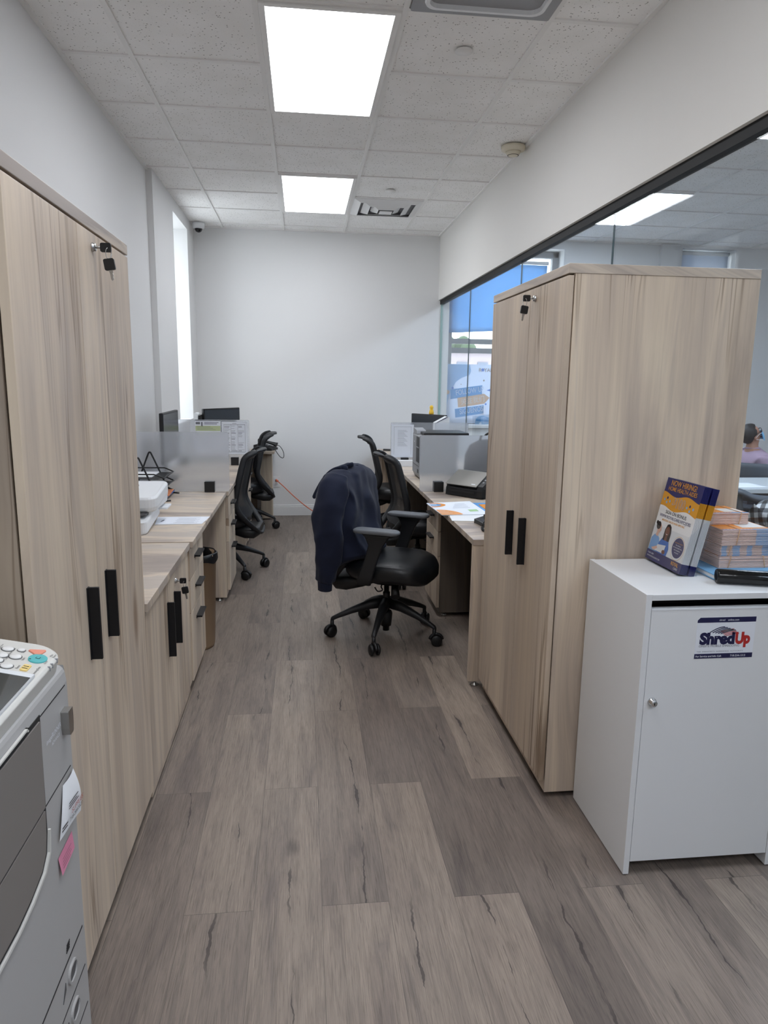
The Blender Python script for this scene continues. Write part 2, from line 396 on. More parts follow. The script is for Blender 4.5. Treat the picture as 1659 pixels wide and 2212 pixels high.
# wall left: near stretch, then a shallow pier holding the window opening
PX = -1.115
b = MB()
b.box(XL-.5, YN-.2, 0, XL, 5.66, CZ+.01)
WY0, WY1, WZ0, WZ1 = 6.485, 7.25, 1.07, 2.85
b.box(XL-.5, 5.66, 0, PX+.035, WY0, CZ+.01); b.box(XL-.5, WY1, 0, PX+.035, YB, CZ+.01)
b.box(XL-.5, WY0, 0, PX+.035, WY1, WZ0); b.box(XL-.5, WY0, WZ1, PX+.035, WY1, CZ+.01)
struct(b.build('wall_left', M['paint']))
# window left: frame, sashes and glass deep in the reveal
wf = MB(); x = XL-.33
wf.box(x-.04, WY0, WZ0, x+.02, WY0+.06, WZ1); wf.box(x-.04, WY1-.06, WZ0, x+.02, WY1, WZ1)
wf.box(x-.04, WY0, WZ1-.06, x+.02, WY1, WZ1); wf.box(x-.04, WY0, WZ0, x+.02, WY1, WZ0+.06); wf.box(x-.04, WY0, 1.92, x+.02, WY1, 1.97)
w1 = struct(wf.build('window_1', M['trim_white']))
MB().box(x-.012, WY0+.06, WZ0+.06, x-.006, WY1-.06, WZ1-.06).build('pane', M['wglass'], w1)
# back wall of this room and of the room beyond the glass, with two windows
W2 = (1.56, 2.79, 1.0, 2.87); W3 = (4.12, 4.74, 1.0, 2.93)
b = MB(); T = .36
b.box(XL-.4, YB, 0, W2[0], YB+T, CZ+.01); b.box(W2[1], YB, 0, W3[0], YB+T, CZ+.01); b.box(W3[1], YB, 0, XF, YB+T, CZ+.01)
for q in (W2, W3):
    b.box(q[0], YB, 0, q[1], YB+T, q[2]); b.box(q[0], YB, q[3], q[1], YB+T, CZ+.01)
struct(b.build('wall_back', M['paint']))
struct(MB().box(3.86, YB-.05, 0, 4.06, YB+.001, CZ).build('wall_pier', M['paint']))
M['alu'] = mat('grey_aluminium_window_frame', (122,126,130), .5)
def window(name, q, y, shade_bottom):
    f = MB(); x0, x1, z0, z1 = q; e = .07
    f.box(x0, y, z0, x0+e, y+.07, z1); f.box(x1-e, y, z0, x1, y+.07, z1); f.box(x0, y, z1-e, x1, y+.07, z1); f.box(x0, y, z0, x1, y+.07, z0+e)
    win = struct(f.build(name, M['alu'], bevel=.006))
    s = MB(); s.box(x0+e, y+.012, 1.875, x1-e, y+.05, 1.93); s.build('upper_sash_rail', M['alu'], win)
    s = MB(); s.box(x0+e, y+.0, 1.775, x1-e, y+.04, 1.832); s.build('lower_sash_rail', M['alu'], win)
    MB().box(x0+e, y+.03, 1.93, x1-e, y+.034, z1-e).build('pane', M['wglass'], win)
    MB().box(x0+e, y+.018, z0+e, x1-e, y+.022, 1.775).build('pane', M['wglass'], win)
    return win
window('window_2', W2, YB+.16, 2.0)
window('window_3', W3, YB+.16, 2.0)
struct(MB().box(1.55, YB-.03, .965, 2.83, YB+.16, .998).build('window_sill', M['trim_white'], bevel=.004))
struct(MB().box(XF, YN-.2, 0, XF+.2, YB+.3, CZ+.01).build('wall_right', M['paint']))
struct(MB().box(XL-.4, YN-.2, 0, XF, YN, CZ+.01).build('wall_rear', M['paint']))
# soffit over the glass, its black head channel, the glass panes
SZ = 2.31
struct(MB().box(XR, .52, SZ, XR+.14, YB, CZ+.004).build('wall_soffit', M['paint_warm']))
struct(MB().box(XR+.018, .52, SZ-.042, XR+.058, YB, SZ+.002).build('trim_1', M['black_matte']))
GX = XR+.038
ys = [.50, 1.95, 3.40, 4.85, 6.34, YB]  # glass and soffit stop short so the added panels light the console
for i in range(len(ys)-1):
    p = MB(); p.box(GX-.005, ys[i]+.002, .012, GX+.005, ys[i+1]-.002, SZ-.03)
    q = struct(p.build('window_%d' % (i+4), M['glass']))
    e = MB(); e.box(GX-.005, ys[i+1]-.0035, .012, GX+.005, ys[i+1]-.0022, SZ-.042); e.build('pane_edge', mat('dark_glass_joint', (60,80,84), .2), q)
struct(MB().box(GX-.02, .52, 0, GX+.02, YB, .012).build('trim_2', M['alu']))
struct(MB().box(GX-.012, YB-.012, 0, GX+.012, YB, SZ-.04).build('trim_3', M['glass_edge']))
# baseboard at the back
b = MB(); b.box(XL, YB-.014, 0, XR, YB, .10); b.box(XL, YB-.010, .10, XR, YB, .118)
struct(b.build('baseboard_back', M['trim_white'], bevel=.003))
struct(MB().box(XL, 1.0, 0, XL+.012, 5.66, .11).build('baseboard_left', M['trim_white'], bevel=.003))
# ceiling grid (T-bars) with openings where fittings sit
def grid(name, x0, x1, xs, y0, y1, ysx):
    b = MB(); z0 = CZ-.002; z1 = CZ+.008; h = .012
    for x in xs:
        b.box(x-h, y0, z0, x+h, y1, z1)
    for y in ysx: b.box(x0, y-h, z0+.0015, x1, y+h, z1)
    for x in (x0, x1): b.box(x-.011, y0, z0-.004, x+.011, y1, z1)
    for y in (y0, y1): b.box(x0, y-.011, z0-.004, x1, y+.011, z1)
    return struct(b.build(name, M['grid']))
gy = [3.174+.609*k for k in range(-10, 8)]
grid('trim_4', XL+.011, XR-.011, [-.79, -.181, .428, 1.037], .52, YB-.011, gy)
grid('trim_5', XR+.15, XF-.011, [1.87+.609*k for k in range(8)], .52, YB-.011, gy)

# ------------------------------------------------------------------ ceiling fittings
M['panel'] = emis('lit_led_diffuser', (246,249,255), LAMP)
M['panel2'] = emis('lit_led_diffuser_cool', (222,236,255), LAMP2)
def light(x0, x1, y0, y1, label, em, group='flat LED ceiling panels'):
    t = thing('ceiling_light', label, 'light', ((x0+x1)/2, (y0+y1)/2, CZ), 0, group)
    f = MB(); e = .026; z0 = CZ-.009; z1 = CZ+.004
    f.box(x0, y0, z0, x0+e, y1, z1); f.box(x1-e, y0, z0, x1, y1, z1); f.box(x0+e, y0, z0, x1-e, y0+e, z1); f.box(x0+e, y1-e, z0, x1-e, y1, z1)
    f.build('frame', M['grid'], t, bevel=.002)
    MB().box(x0+e, y0+e, z0+.002, x1-e, y1-e, z1).build('diffuser', em, t)
for a in [(-.168, .415, 3.187, 4.38, 'large lit LED ceiling panel nearest the viewer, over the aisle', M['panel']),
          (-.168, .415, 5.62, 6.815, 'smaller looking lit LED ceiling panel near the back wall, beside the air diffuser', M['panel']),
          (-.168, .415, -1.69, -.48, 'lit LED ceiling panel over the front of the aisle behind the viewer', M['panel']),
          (-.168, .415, .75, 1.945, 'lit LED ceiling panel straight above the viewer, before the cassette', M['panel']),
          (2.492, 3.075, 5.62, 6.815, 'lit LED ceiling panel seen through the glass above the tall right cabinet', M['panel2']),
          (2.492, 3.075, 3.187, 4.38, 'lit LED ceiling panel beyond the glass at the edge of view by the black channel', M['panel2']),
          (2.492, 3.075, .75, 1.945, 'added LED ceiling panel out of view to the right of the viewer, lighting the white console', M['panel2']),  # added out of view to brighten the front of the white console
          (1.6, 2.183, -1.69, -.48, 'added LED ceiling panel out of view behind the viewer on the right, lighting the white console', M['panel2']),  # second added panel, unseen, also there for the console front
          (5.0, 5.6, 3.187, 4.38, 'lit LED ceiling panel deep in the neighbouring room over the far tables', M['panel2'])]:
    light(*a)
# supply air diffuser: four nested louvre rings
t = thing('air_diffuser', 'white square louvred air diffuser in the ceiling beside the back light panel', 'vent', (.732, 6.52, CZ))
M['vent_dark'] = mat('dark_duct', (120,120,124), .8)
cx, cy = .732, 6.52
MB().box(cx-.29, cy-.285, CZ-.0005, cx+.29, cy+.285, CZ+.004).build('backing', M['vent_dark'], t)
for k, (ro, dz) in enumerate(((.292, -.012), (.205, -.020), (.125, -.026))):
    L4 = MB(); wd = .058
    for s in (-1, 1):
        for ax in (0, 1):
            A = [(-ro, s*ro, dz*.3), (ro, s*ro, dz*.3), (ro-wd, s*(ro-wd), dz-.012), (-ro+wd, s*(ro-wd), dz-.012)]
            P = [V((a, bb, c)) if ax == 0 else V((bb, a, c)) for a, bb, c in A]
            P = [V((cx, cy, CZ)) + q for q in P]; P2 = [q + V((0,0,.004)) for q in P]
            L4.add(P+P2, [(0,1,2,3),(7,6,5,4),(0,4,5,1),(1,5,6,2),(2,6,7,3),(3,7,4,0)])
    L4.build('louvre_ring', M['trim_white'], t, fix=True)
MB().box(cx-.055, cy-.055, CZ-.045, cx+.055, cy+.055, CZ-.041).build('centre_plate', M['trim_white'], t)
# smoke detector by the soffit
t = thing('smoke_detector', 'cream round smoke detector on the ceiling against the right soffit', 'smoke detector', (1.352, 4.75, CZ))
M['cream'] = mat('cream_plastic', (216,208,188), .5)
c = (1.352, 4.75, CZ)
MB().lathe([(.0,-.002),(.076,-.002),(.078,-.012),(.074,-.026),(.055,-.034),(.0,-.034)], c, n=36).build('base', M['cream'], t, fix=True)
MB().lathe([(.0,-.034),(.050,-.034),(.040,-.052),(.028,-.060),(.0,-.060)], c, n=36).build('sensor_dome', M['cream'], t, fix=True)
MB().lathe([(.0,-.056),(.036,-.056),(.036,-.0575),(.0,-.0575)], c, n=30).build('vent_slot', M['black'], t, fix=True)
for (x, y, lb) in ((.742, 3.49, 'round white sprinkler cover plate in the ceiling near the big light'), (.706, 5.945, 'round white sprinkler cover plate in the ceiling just before the air diffuser')):
    o = MB().lathe([(.0,-.001),(.038,-.001),(.041,-.004),(.041,-.008),(.0,-.009)], (x, y, CZ), n=32).build('sprinkler_cover', M['grid'], fix=True)
    tag(o, lb, 'sprinkler')
# ceiling cassette at the top edge of the view
t = thing('ceiling_cassette', 'grey square air conditioning cassette with a raised bright rim in the ceiling', 'air conditioner', (.732, 2.87, CZ))
x0, x1, y0, y1 = .445, 1.022, 2.58, 3.157
def ring(w, h, r, z, cx, cy): return [V((a, bb, z)) for a, bb in rrect(w, h, r, 5, cx, cy)]
cx, cy = (x0+x1)/2, (y0+y1)/2; s = x1-x0
MB().loft([ring(s, s, .01, CZ-.001, cx, cy), ring(s, s, .01, CZ-.012, cx, cy), ring(s-.09, s-.09, .05, CZ-.014, cx, cy), ring(s-.10, s-.10, .05, CZ-.004, cx, cy)], cap=False, smooth=False).build('outer_frame', M['gray_pl'], t, fix=True)
MB().loft([ring(s-.088, s-.088, .05, CZ-.013, cx, cy), ring(s-.095, s-.095, .05, CZ-.024, cx, cy), ring(s-.125, s-.125, .045, CZ-.024, cx, cy), ring(s-.13, s-.13, .045, CZ-.006, cx, cy)], cap=False, smooth=False).build('raised_rim', M['white_pl'], t, fix=True)
MB().box(x0+.06, y0+.06, CZ-.008, x1-.06, y1-.06, CZ-.004).build('intake_grille', M['gray_pl'], t)
# dome camera in the back left corner
t = thing('security_camera', 'small white dome security camera in the back left ceiling corner', 'camera', (-1.0, 7.45, CZ))
c = (-1.0, 7.45, CZ)
MB().lathe([(.0,-.001),(.058,-.001),(.060,-.015),(.056,-.052),(.040,-.056),(.0,-.056)], c, n=32).build('housing', M['white_pl'], t, fix=True)
MB().lathe([(.038,-.055),(.036,-.066),(.026,-.082),(.012,-.090),(.0,-.092)], c, n=28).build('lens_dome', mat('smoked_dome', (16,16,20), .12), t, fix=True)
# wall outlet with the orange cord
t = thing('wall_outlet', 'white duplex wall outlet on the back wall with an orange plug', 'outlet', (-.285, YB, .37))
MB().box(-.325, YB-.006, .312, -.247, YB, .43).build('cover_plate', M['trim_white'], t, bevel=.002)
for z in (.345, .395):
    b = MB(); b.box(-.303, YB-.009, z-.016, -.269, YB-.005, z+.016)
    for q in (-.293, -.281): b.box(q-.0018, YB-.0094, z-.004, q+.0018, YB-.0089, z+.008, 1)
    b.build('socket', [M['white_pl'], M['black']], t)
# ------------------------------------------------------------------ hardware shared by the cabinets
def bar_handle(parent, x, y, z0, z1, side, wd=.009, dp=.027, horizontal=False, ln=.15):
    """flat black tab pull; SIDE = +1 sticks out towards +x, -1 towards -x"""
    b = MB()
    if not horizontal:
        b.box(x, y-wd/2, z0, x+side*dp, y+wd/2, z1)
        b.box(x, y-wd/2-.004, z0, x+side*.003, y+wd/2+.004, z1)
    else:
        z = (z0+z1)/2; b.box(x, y-ln/2, z-.0045, x+side*dp, y+ln/2, z+.0045); b.box(x, y-ln/2, z-.010, x+side*.003, y+ln/2, z+.006)
    return b.build('handle', M['handle'], parent, bevel=.001)
def lock(parent, p, side, axis='x'):
    d = V((side,0,0)) if axis == 'x' else V((0,side,0)); p = V(p)
    return MB().lathe([(.0,0),(.0115,0),(.0115,.003),(.0095,.005),(.0095,.009),(.0,.009)], p, d, n=24).build('lock', M['chrome'], parent, fix=True)
def keys(label, p, side):
    """a key in its lock and a second one hanging from the ring"""
    p = V(p); sx = side
    t = thing('key_pair', label, 'keys', p, 0, 'keys hanging in cabinet locks')
    b = MB(); b.cyl(p, p+V((sx*.012,0,0)), .003, n=10, m=0)
    b.add(*_prism([(x, z) for x, z in rrect(.026, .022, .004, 3, cx=.024)], p, V((sx,0,0)), V((0,0,1)), V((0,.007,0)), -.0035), m=1)
    b.build('key', [M['steel'], M['black']], t, fix=True)
    c = p + V((sx*.030, 0, -.014)); MB().tube([c + V((0, .004*math.cos(a*.6), 0)) + V((sx*.006*math.sin(a), 0, .013*math.cos(a))) for a in [2*PI*i/20 for i in range(20)]], .0011, 6, closed=True).build('ring', M['chrome'], t)
    q = p + V((sx*.031, 0, -.040)); R = Matrix.Rotation(-.15*sx, 3, 'Y'); k = MB()
    pl = [R @ V((sx*a, 0, bb)) for a, bb in rrect(.026, .028, .004, 3)]
    k.loft([[q+e+V((0,-.004,0)) for e in pl], [q+e+V((0,.004,0)) for e in pl]], 1, False)
    bl = [R @ V((sx*a, 0, bb)) for a, bb in ((-.005,-.014),(.005,-.014),(.005,-.020),(.0035,-.022),(.0045,-.027),(.003,-.031),(.004,-.036),(.0,-.040),(-.003,-.036),(-.003,-.022))]
    k.loft([[q+e+V((0,-.0012,0)) for e in bl], [q+e+V((0,.0012,0)) for e in bl]], 0, False)
    k.build('spare_key', [M['steel'], M['black']], t, fix=True)
    return t
def _prism(poly, o, u, v, d, lo):
    o = V(o) + V(d).normalized()*lo; n = len(poly)
    P = [o + u*a + v*b for a, b in poly]; Q = [p + d for p in P]
    return P+Q, [tuple(range(n))[::-1], tuple(range(n, 2*n))] + [(i, (i+1) % n, n+(i+1) % n, n+i) for i in range(n)]

def tall_cabinet(label, xf, xb, y0, y1, ys, ztop, side, fm, sm, hinge_handles, group=None):
    """xf: carcass front; doors stand 18 mm proud of it towards SIDE"""
    t = thing('storage_cabinet', label, 'cabinet', (xf, (y0+y1)/2, 0), 0, group)
    th = .018; zb = .022
    b = MB(); s = side
    b.box(xf, y0, zb, xb, y0+th, ztop-.03); b.box(xf, y1-th, zb, xb, y1, ztop-.03)
    b.box(xb-s*.002, y0+th, zb, xb+s*.010, y1-th, ztop-.031)
    b.box(xf, y0+th, .075, xb, y1-th, .093)
    b.build('carcass', sm, t)
    MB().box(xf+s*.0, y0+th, zb, xf-s*.018, y1-th, .066).build('plinth', fm, t)
    MB().box(xf+s*.022, y0-.002, ztop-.03, xb, y1+.002, ztop).build('top', M['oak_edge'], t, bevel=.0015)
    for i, (a, c) in enumerate(((y0+.001, ys-.002), (ys+.002, y1-.001))):
        d = MB().box(xf+s*.004, a, .070, xf+s*.022, c, ztop-.036).build('door', fm, t, bevel=.001)
        hy, hz0, hz1 = hinge_handles[i]
        bar_handle(d, xf+s*.022, hy, hz0, hz1, s)
    f = None
    for yy in (y0+.05, y1-.05):
        MB().lathe([(.0,0),(.016,0),(.018,.006),(.008,.010),(.006,.024),(.0,.024)], (xf-s*.035, yy, 0), n=20).build('foot', M['steel'], t, fix=True)
    return t
tcl = tall_cabinet('tall two-door light oak cabinet along the left wall between the copier and the low cabinet', -.542, XL+.014, 1.38, 2.298, 1.805, 1.857, +1, M['oak'], M['oak_brown'],
                   [(1.712, .785, .968), (1.872, .785, .968)])
dr = [c for c in tcl.children if c.name.startswith('door')][1]; lock(dr, (-.52, 1.925, 1.786), +1)
keys('black-headed keys hanging in the lock of the tall left cabinet', (-.511, 1.925, 1.786), +1)
tcr = tall_cabinet('tall two-door brown-streaked oak cabinet standing against the glass behind the white console', .853, 1.474, 2.228, 3.122, 2.605, 1.838, -1, M['oak_r'], M['oak_side'],
                   [(2.528, .788, .968), (2.687, .788, .968)])
dr = [c for c in tcr.children if c.name.startswith('door')][0]; lock(dr, (.831, 2.545, 1.765), -1)
keys('black-headed keys hanging in the lock of the tall right cabinet', (.822, 2.545, 1.765), -1)

# ------------------------------------------------------------------ low cabinet, pedestals, desks
DZ = .737
def low_cabinet():
    t = thing('low_cabinet', 'low two-door oak cabinet between the tall left cabinet and the drawer unit', 'cabinet', (-.545, 2.75, 0))
    y0, y1 = 2.304, 3.196; xf = -.545; b = MB()
    b.box(xf, y0, .022, XL+.012, y0+.018, DZ-.03); b.box(xf, y1-.018, .022, XL+.012, y1, DZ-.03); b.box(XL+.014, y0+.018, .022, XL+.026, y1-.018, DZ-.031); b.box(xf, y0+.018, .06, XL+.014, y1-.018, .078)
    b.build('carcass', M['oak_side'], t)
    MB().box(xf, y0+.018, .022, xf+.014, y1-.018, .06).build('plinth', M['oak'], t)
    MB().box(-.513, y0-.001, DZ-.033, XL+.004, y1, DZ-.003).build('top', M['oak_top'], t, bevel=.0015)
    for a, c, hy in ((y0+.001, 2.748, 2.69), (2.752, y1-.001, 2.835)):
        d = MB().box(xf+.003, a, .064, -.524, c, DZ-.040).build('door', M['oak'], t, bevel=.001)
        bar_handle(d, -.524, hy, .395, .615, +1)
        if hy > 2.75: lock(d, (-.524, 2.86, .652), +1)
    for yy in (y0+.05, y1-.05): MB().lathe([(.0,0),(.016,0),(.018,.006),(.008,.010),(.006,.024),(.0,.024)], (xf-.04, yy, 0), n=16).build('foot', M['steel'], t, fix=True)
low_cabinet()
keys('black-headed keys hanging in the lock of the low left cabinet', (-.515, 2.86, .652), +1)

def pedestal(label, side, xf, depth, y0, y1, group, fm=None, sm=None):
    """drawer unit; SIDE = way its front looks (+1: +x)"""
    t = thing('drawer_pedestal', label, 'drawer unit', (xf, (y0+y1)/2, 0), 0, group)
    s = side; xb = xf - s*depth; fm = fm or M['oak']; sm = sm or M['oak_side']
    b = MB(); b.box(xf-s*.02, y0, .03, xb, y0+.018, DZ-.032); b.box(xf-s*.02, y1-.018, .03, xb, y1, DZ-.032); b.box(xb+s*.002, y0+.018, .031, xb+s*.016, y1-.018, DZ-.033)
    b.box(xf-s*.02, y0+.018, .031, xb+s*.016, y1-.018, .048); b.build('carcass', sm, t)
    zs = [.062, .395, .552, DZ-.040]
    for i in range(3):
        d = MB().box(xf-s*.019, y0+.001, zs[i]+.0015, xf, y1-.001, zs[i+1]-.0015).build('drawer', fm, t, bevel=.001)
        zc = zs[i+1]-.060
        bar_handle(d, xf, (y0+y1)/2, zc-.012, zc+.006, s, dp=.028, horizontal=True)
    for yy in (y0+.045, y1-.045): MB().lathe([(.0,0),(.016,0),(.018,.006),(.008,.010),(.006,.032),(.0,.032)], (xf-s*.06, yy, 0), n=16).build('foot', M['steel'], t, fix=True)
    return t
pedestal('three-drawer oak pedestal right after the low cabinet on the left side', +1, -.518, .52, 3.204, 3.64, 'pedestals under the left desks')
pedestal('three-drawer oak pedestal under the left desk beside the nearer left chair', +1, -.492, .56, 4.672, 5.10, 'pedestals under the left desks')
pedestal('three-drawer oak pedestal under the farthest left desk beside the far left chair', +1, -.482, .56, 6.135, 6.56, 'pedestals under the left desks')
pedestal('three-drawer pedestal under the nearest right desk behind the chair with the jacket', -1, .826, .52, 4.20, 4.60, 'pedestals under the right desks', M['oak_r'], M['dark_side'])
pedestal('three-drawer pedestal under the middle right desk beyond the second chair', -1, .826, .52, 5.66, 6.06, 'pedestals under the right desks', M['oak_r'], M['dark_side'])

def desk(label, x0, x1, y0, y1, group, panels):
    t = thing('desk', label, 'desk', ((x0+x1)/2, (y0+y1)/2, 0), 0, group)
    MB().box(x0, y0, DZ-.028, x1, y1, DZ).build('desktop', M['oak_top'], t, bevel=.0015)
    for n, bx, m in panels:
        MB().box(*bx).build(n, m, t)
        if n == 'end_panel':
            for xx in (bx[0]+.035, bx[3]-.05): MB().lathe([(.0,0),(.018,0),(.020,.005),(.008,.009),(.006,.026),(.0,.026)], (xx, (bx[1]+bx[4])/2, 0), n=16).build('foot', M['steel'], t, fix=True)
    return t
LX0 = XL+.004
def lpan(y, x1=-.512, x0=LX0+.02): return ('end_panel', (x0, y, .024, x1, y+.022, DZ-.028), M['oak_side'])
g = 'desks along the left wall'
desk('left desk with the letter trays and white label printer next to the low cabinet', LX0, -.500, 3.199, 4.655, g, [lpan(4.628), ('modesty_panel', (LX0+.02, 3.66, .25, LX0+.038, 4.62, DZ-.028), M['oak_side'])])
desk('middle left desk behind the near frosted screen, with the slim monitor', -1.068, -.487, 4.66, 6.118, g, [lpan(6.09, -.50, -1.06), ('modesty_panel', (-1.06, 5.12, .25, -1.042, 6.08, DZ-.028), M['oak_side'])])
desk('farthest left desk against the back wall with the desk phone', -1.068, -.478, 6.123, 7.60, g, [lpan(7.56, -.49, -1.06), ('modesty_panel', (-1.06, 6.58, .25, -1.042, 7.55, DZ-.028), M['oak_side'])])
RX1 = GX-.012
def rpan(y, x0=.806): return ('end_panel', (x0, y, .024, RX1-.02, y+.028, DZ-.028), M['oak_side'])
g = 'desks along the glass'
desk('nearest right desk with the document scanner, flyers and phone beside the tall cabinet', .795, RX1, 3.175, 4.625, g, [rpan(3.18, .797), ('modesty_panel', (RX1-.05, 3.21, .03, RX1-.032, 4.62, DZ-.028), M['oak_side'])])
desk('middle right desk behind the near right frosted screen, with the grey printer', .795, RX1, 4.63, 6.112, g, [rpan(6.085), ('modesty_panel', (RX1-.05, 4.64, .03, RX1-.032, 6.08, DZ-.028), M['oak_side'])])
desk('farthest right desk against the back wall behind the second right screen', .790, RX1, 6.118, 7.60, g, [rpan(7.56), ('modesty_panel', (RX1-.05, 6.15, .03, RX1-.032, 7.55, DZ-.028), M['oak_side'])])

# frosted screens on the desks, each held by black square clamps
def screen(label, x0, x1, y, ztop, xb):
    t = thing('frosted_screen', label, 'desk divider', ((x0+x1)/2, y, DZ), 0, 'frosted desk dividers')
    R = rrect(x1-x0, ztop-DZ-.002, .012, 4, (x0+x1)/2, (ztop+DZ+.002)/2)
    MB().prism(R, (0, y-.003, 0), (1,0,0), (0,0,1), (0,.006,0)).build('panel', M['frost'], t, fix=True)
    for x in xb:
        b = MB(); b.box(x-.032, y-.024, DZ, x+.032, y-.004, DZ+.068); b.box(x-.032, y+.004, DZ, x+.032, y+.024, DZ+.068)
        b.build('clamp', M['black'], t, bevel=.001)
screen('near left frosted screen behind the letter trays', LX0+.02, -.478, 4.657, 1.126, (-.605,-1.0))
screen('far left frosted screen with two papers taped on it', -1.06, -.452, 6.12, 1.122, (-.578,-1.0))
screen('near right frosted screen behind the document scanner', .776, RX1-.03, 4.628, 1.116, (.903, 1.33))
screen('far right frosted screen with a white sheet taped on its left end', .760, RX1-.02, 6.115, 1.112, (.886, 1.33))
# ------------------------------------------------------------------ task chairs; local frame: the chair looks along +x
M['mesh'] = None
m, nt, N, L, b = new_mat('sheer_black_mesh'); g = G(nt); tc = N.new('ShaderNodeTexCoord')
b.inputs['Base Color'].default_value = rgb(17,17,20); b.inputs['Roughness'].default_value = .8; b.inputs['Alpha'].default_value = .88
M['mesh'] = m
PROF = [(-.315,.945),(-.285,.942),(-.245,.925),(-.212,.895),(-.195,.85),(-.175,.77),(-.150,.66),(-.137,.585),(-.150,.52),(-.195,.45),(-.245,.39),(-.285,.340)]
HW   = [ .115,      .165,      .195,      .208,      .212,     .222,     .232,     .235,     .230,     .215,     .180,     .125]
pc = catmull([(x, 0, z) for x, z in PROF], 5); hc = [q.y for q in catmull([(0, h, 0) for h in HW], 5)]
def make_chair(label, arms):
    t = thing('office_chair', label, 'chair', (0,0,0), 0, None)
    # five-star base
    MB().lathe([(.0,.075),(.030,.060),(.034,.10),(.036,.135),(.030,.150),(.0,.150)], n=24).build('hub', M['dark_chair'], t, fix=True)
    b = MB(); b.lathe([(.0,.030),(.019,.030),(.019,.20),(.021,.246),(.021,.262),(.015,.264),(.015,.345),(.0,.345)], n=20); b.build('gas_lift', M['black'], t, fix=True)
    for k in range(5):
        a = 2*PI*k/5; d = V((math.cos(a), math.sin(a), 0)); n = V((-d.y, d.x, 0)); R = []
        for s_, z, h, wd in ((.020,.200,.034,.032),(.10,.188,.029,.027),(.20,.155,.021,.020),(.28,.122,.015,.015),(.318,.104,.013,.013),(.324,.100,.006,.007)):
            c = d*s_ + V((0,0,z)); R.append([c + n*(wd*math.cos(q)) + V((0,0,h*math.sin(q))) for q in [2*PI*i/12 for i in range(12)]])
        l = MB().loft(R); lg = l.build('leg', M['dark_chair'], t)
        cb = MB(); o = d*.315; ax = RZ(a+.6) @ V((0,1,0)); fwd = RZ(a+.6) @ V((1,0,0)); c = o + V((0,0,.032)) + fwd*.012
        cb.cyl(o+V((0,0,.035)), o+V((0,0,.100)), .011, n=12)
        for sd in (-1, 1): cb.lathe([(.0,-.010),(.025,-.010),(.032,-.005),(.032,.005),(.025,.010),(.0,.010)], c + ax*(sd*.018), ax, n=20)
        cb.tube([c + ax*0 + V((0,0,0)) + fwd*(.0355*math.cos(q)) + V((0,0,.0355*math.sin(q))) for q in [PI*(.05+.9*i/8) for i in range(9)]], .010, 8)
        cb.build('caster', M['black'], lg, fix=True)
    # mechanism box with lever paddles
    b = MB(); b.loft([[V((x, y, z)) for x, y in rrect(w1, w2, .03, 4, cx=cx)] for z, w1, w2, cx in ((.315,.12,.10,.0),(.335,.22,.15,-.02),(.365,.26,.18,-.02),(.375,.26,.18,-.02))]); b.build('mechanism', M['black'], t, fix=True)
    b = MB(); b.cyl((.09,-.11,.345), (.115,-.17,.292), .021, .025, n=18); b.cyl((.06,-.06,.36), (.09,-.11,.345), .012, n=12); b.build('tension_knob', M['black'], t, fix=True)
    b = MB(); b.tube(catmull([(.02,-.08,.36),(.03,-.17,.345),(.05,-.20,.335),(.03,-.22,.33),(.0,-.19,.34)], 4), .004, 6); b.build('lever', M['black'], t)
    # seat cushion with a rounded front
    R = []
    for z, sc, sh in ((.366,.82,.0),(.378,.93,.0),(.402,1.0,.0),(.440,1.0,.0),(.463,.97,-.004),(.477,.88,-.008),(.484,.70,-.010),(.486,.40,-.012)):
        ring_ = []
        for i in range(44):
            q = 2*PI*i/44; cx, cy = math.cos(q), math.sin(q); e = .62
            x = .245*math.copysign(abs(cx)**e, cx); y = .250*math.copysign(abs(cy)**e, cy)
            if x > 0: x *= 1.04
            y *= 1 - .10*max(0, -x/.245)
            drop = .030*max(0, (x*sc-.12)/.13)**2
            ring_.append(V((.03 + x*sc + sh, y*sc, z - drop + .006*abs(y*sc/.25)**2)))
        R.append(ring_)
    MB().loft(R).build('seat', M['leather'], t)
    # back: mesh sheet between two rails, rolled top, cradle under the seat
    nrow = len(pc); W_ = 13; rows = []
    for p, h in zip(pc, hc):
        row = []
        for j in range(W_):
            v = -1 + 2*j/(W_-1); bow = -.030*(1-v*v)
            row.append(V((p.x+bow, v*h, p.z)))
        rows.append(row)
    MB().sheet(rows[6:46]).build('back_mesh', M['mesh'], t)
    b = MB()
    for sd in (-1, 1):
        pts = [V((p.x, sd*h, p.z)) for p, h in zip(pc, hc)]
        b.tube(pts[5:], [.024]*(len(pts)-5), 12, flat=.62, up=(1,0,.2))
    # bottom loop of the frame, then two struts forward to the mechanism
    e = pc[-1]; he = hc[-1]
    b.tube(catmull([(e.x, -he, e.z), (e.x-.012, -he*.55, e.z-.020), (e.x-.014, 0, e.z-.026), (e.x-.012, he*.55, e.z-.020), (e.x, he, e.z)], 6), .018, 10, flat=.7, up=(1,0,0))
    b.build('back_frame', M['dark_chair'], t)
    R = []
    for x, y, z, hh in ((-.300,.135,.345,.030),(-.255,.165,.325,.036),(-.19,.170,.330,.040),(-.10,.14,.345,.032),(-.02,.10,.365,.02)):
        R.append([V((x, a, z+bb)) for a, bb in rrect(2*y, 2*hh, hh*.8, 4)])
    MB().loft(R).build('back_cradle', M['black'], t, fix=True)
    top = []
    for k in range(0, 9):
        p = pc[k*2]; h = hc[k*2]; th = .012 if k else .006
        top.append((p, h, th))
    b = MB(); R = []
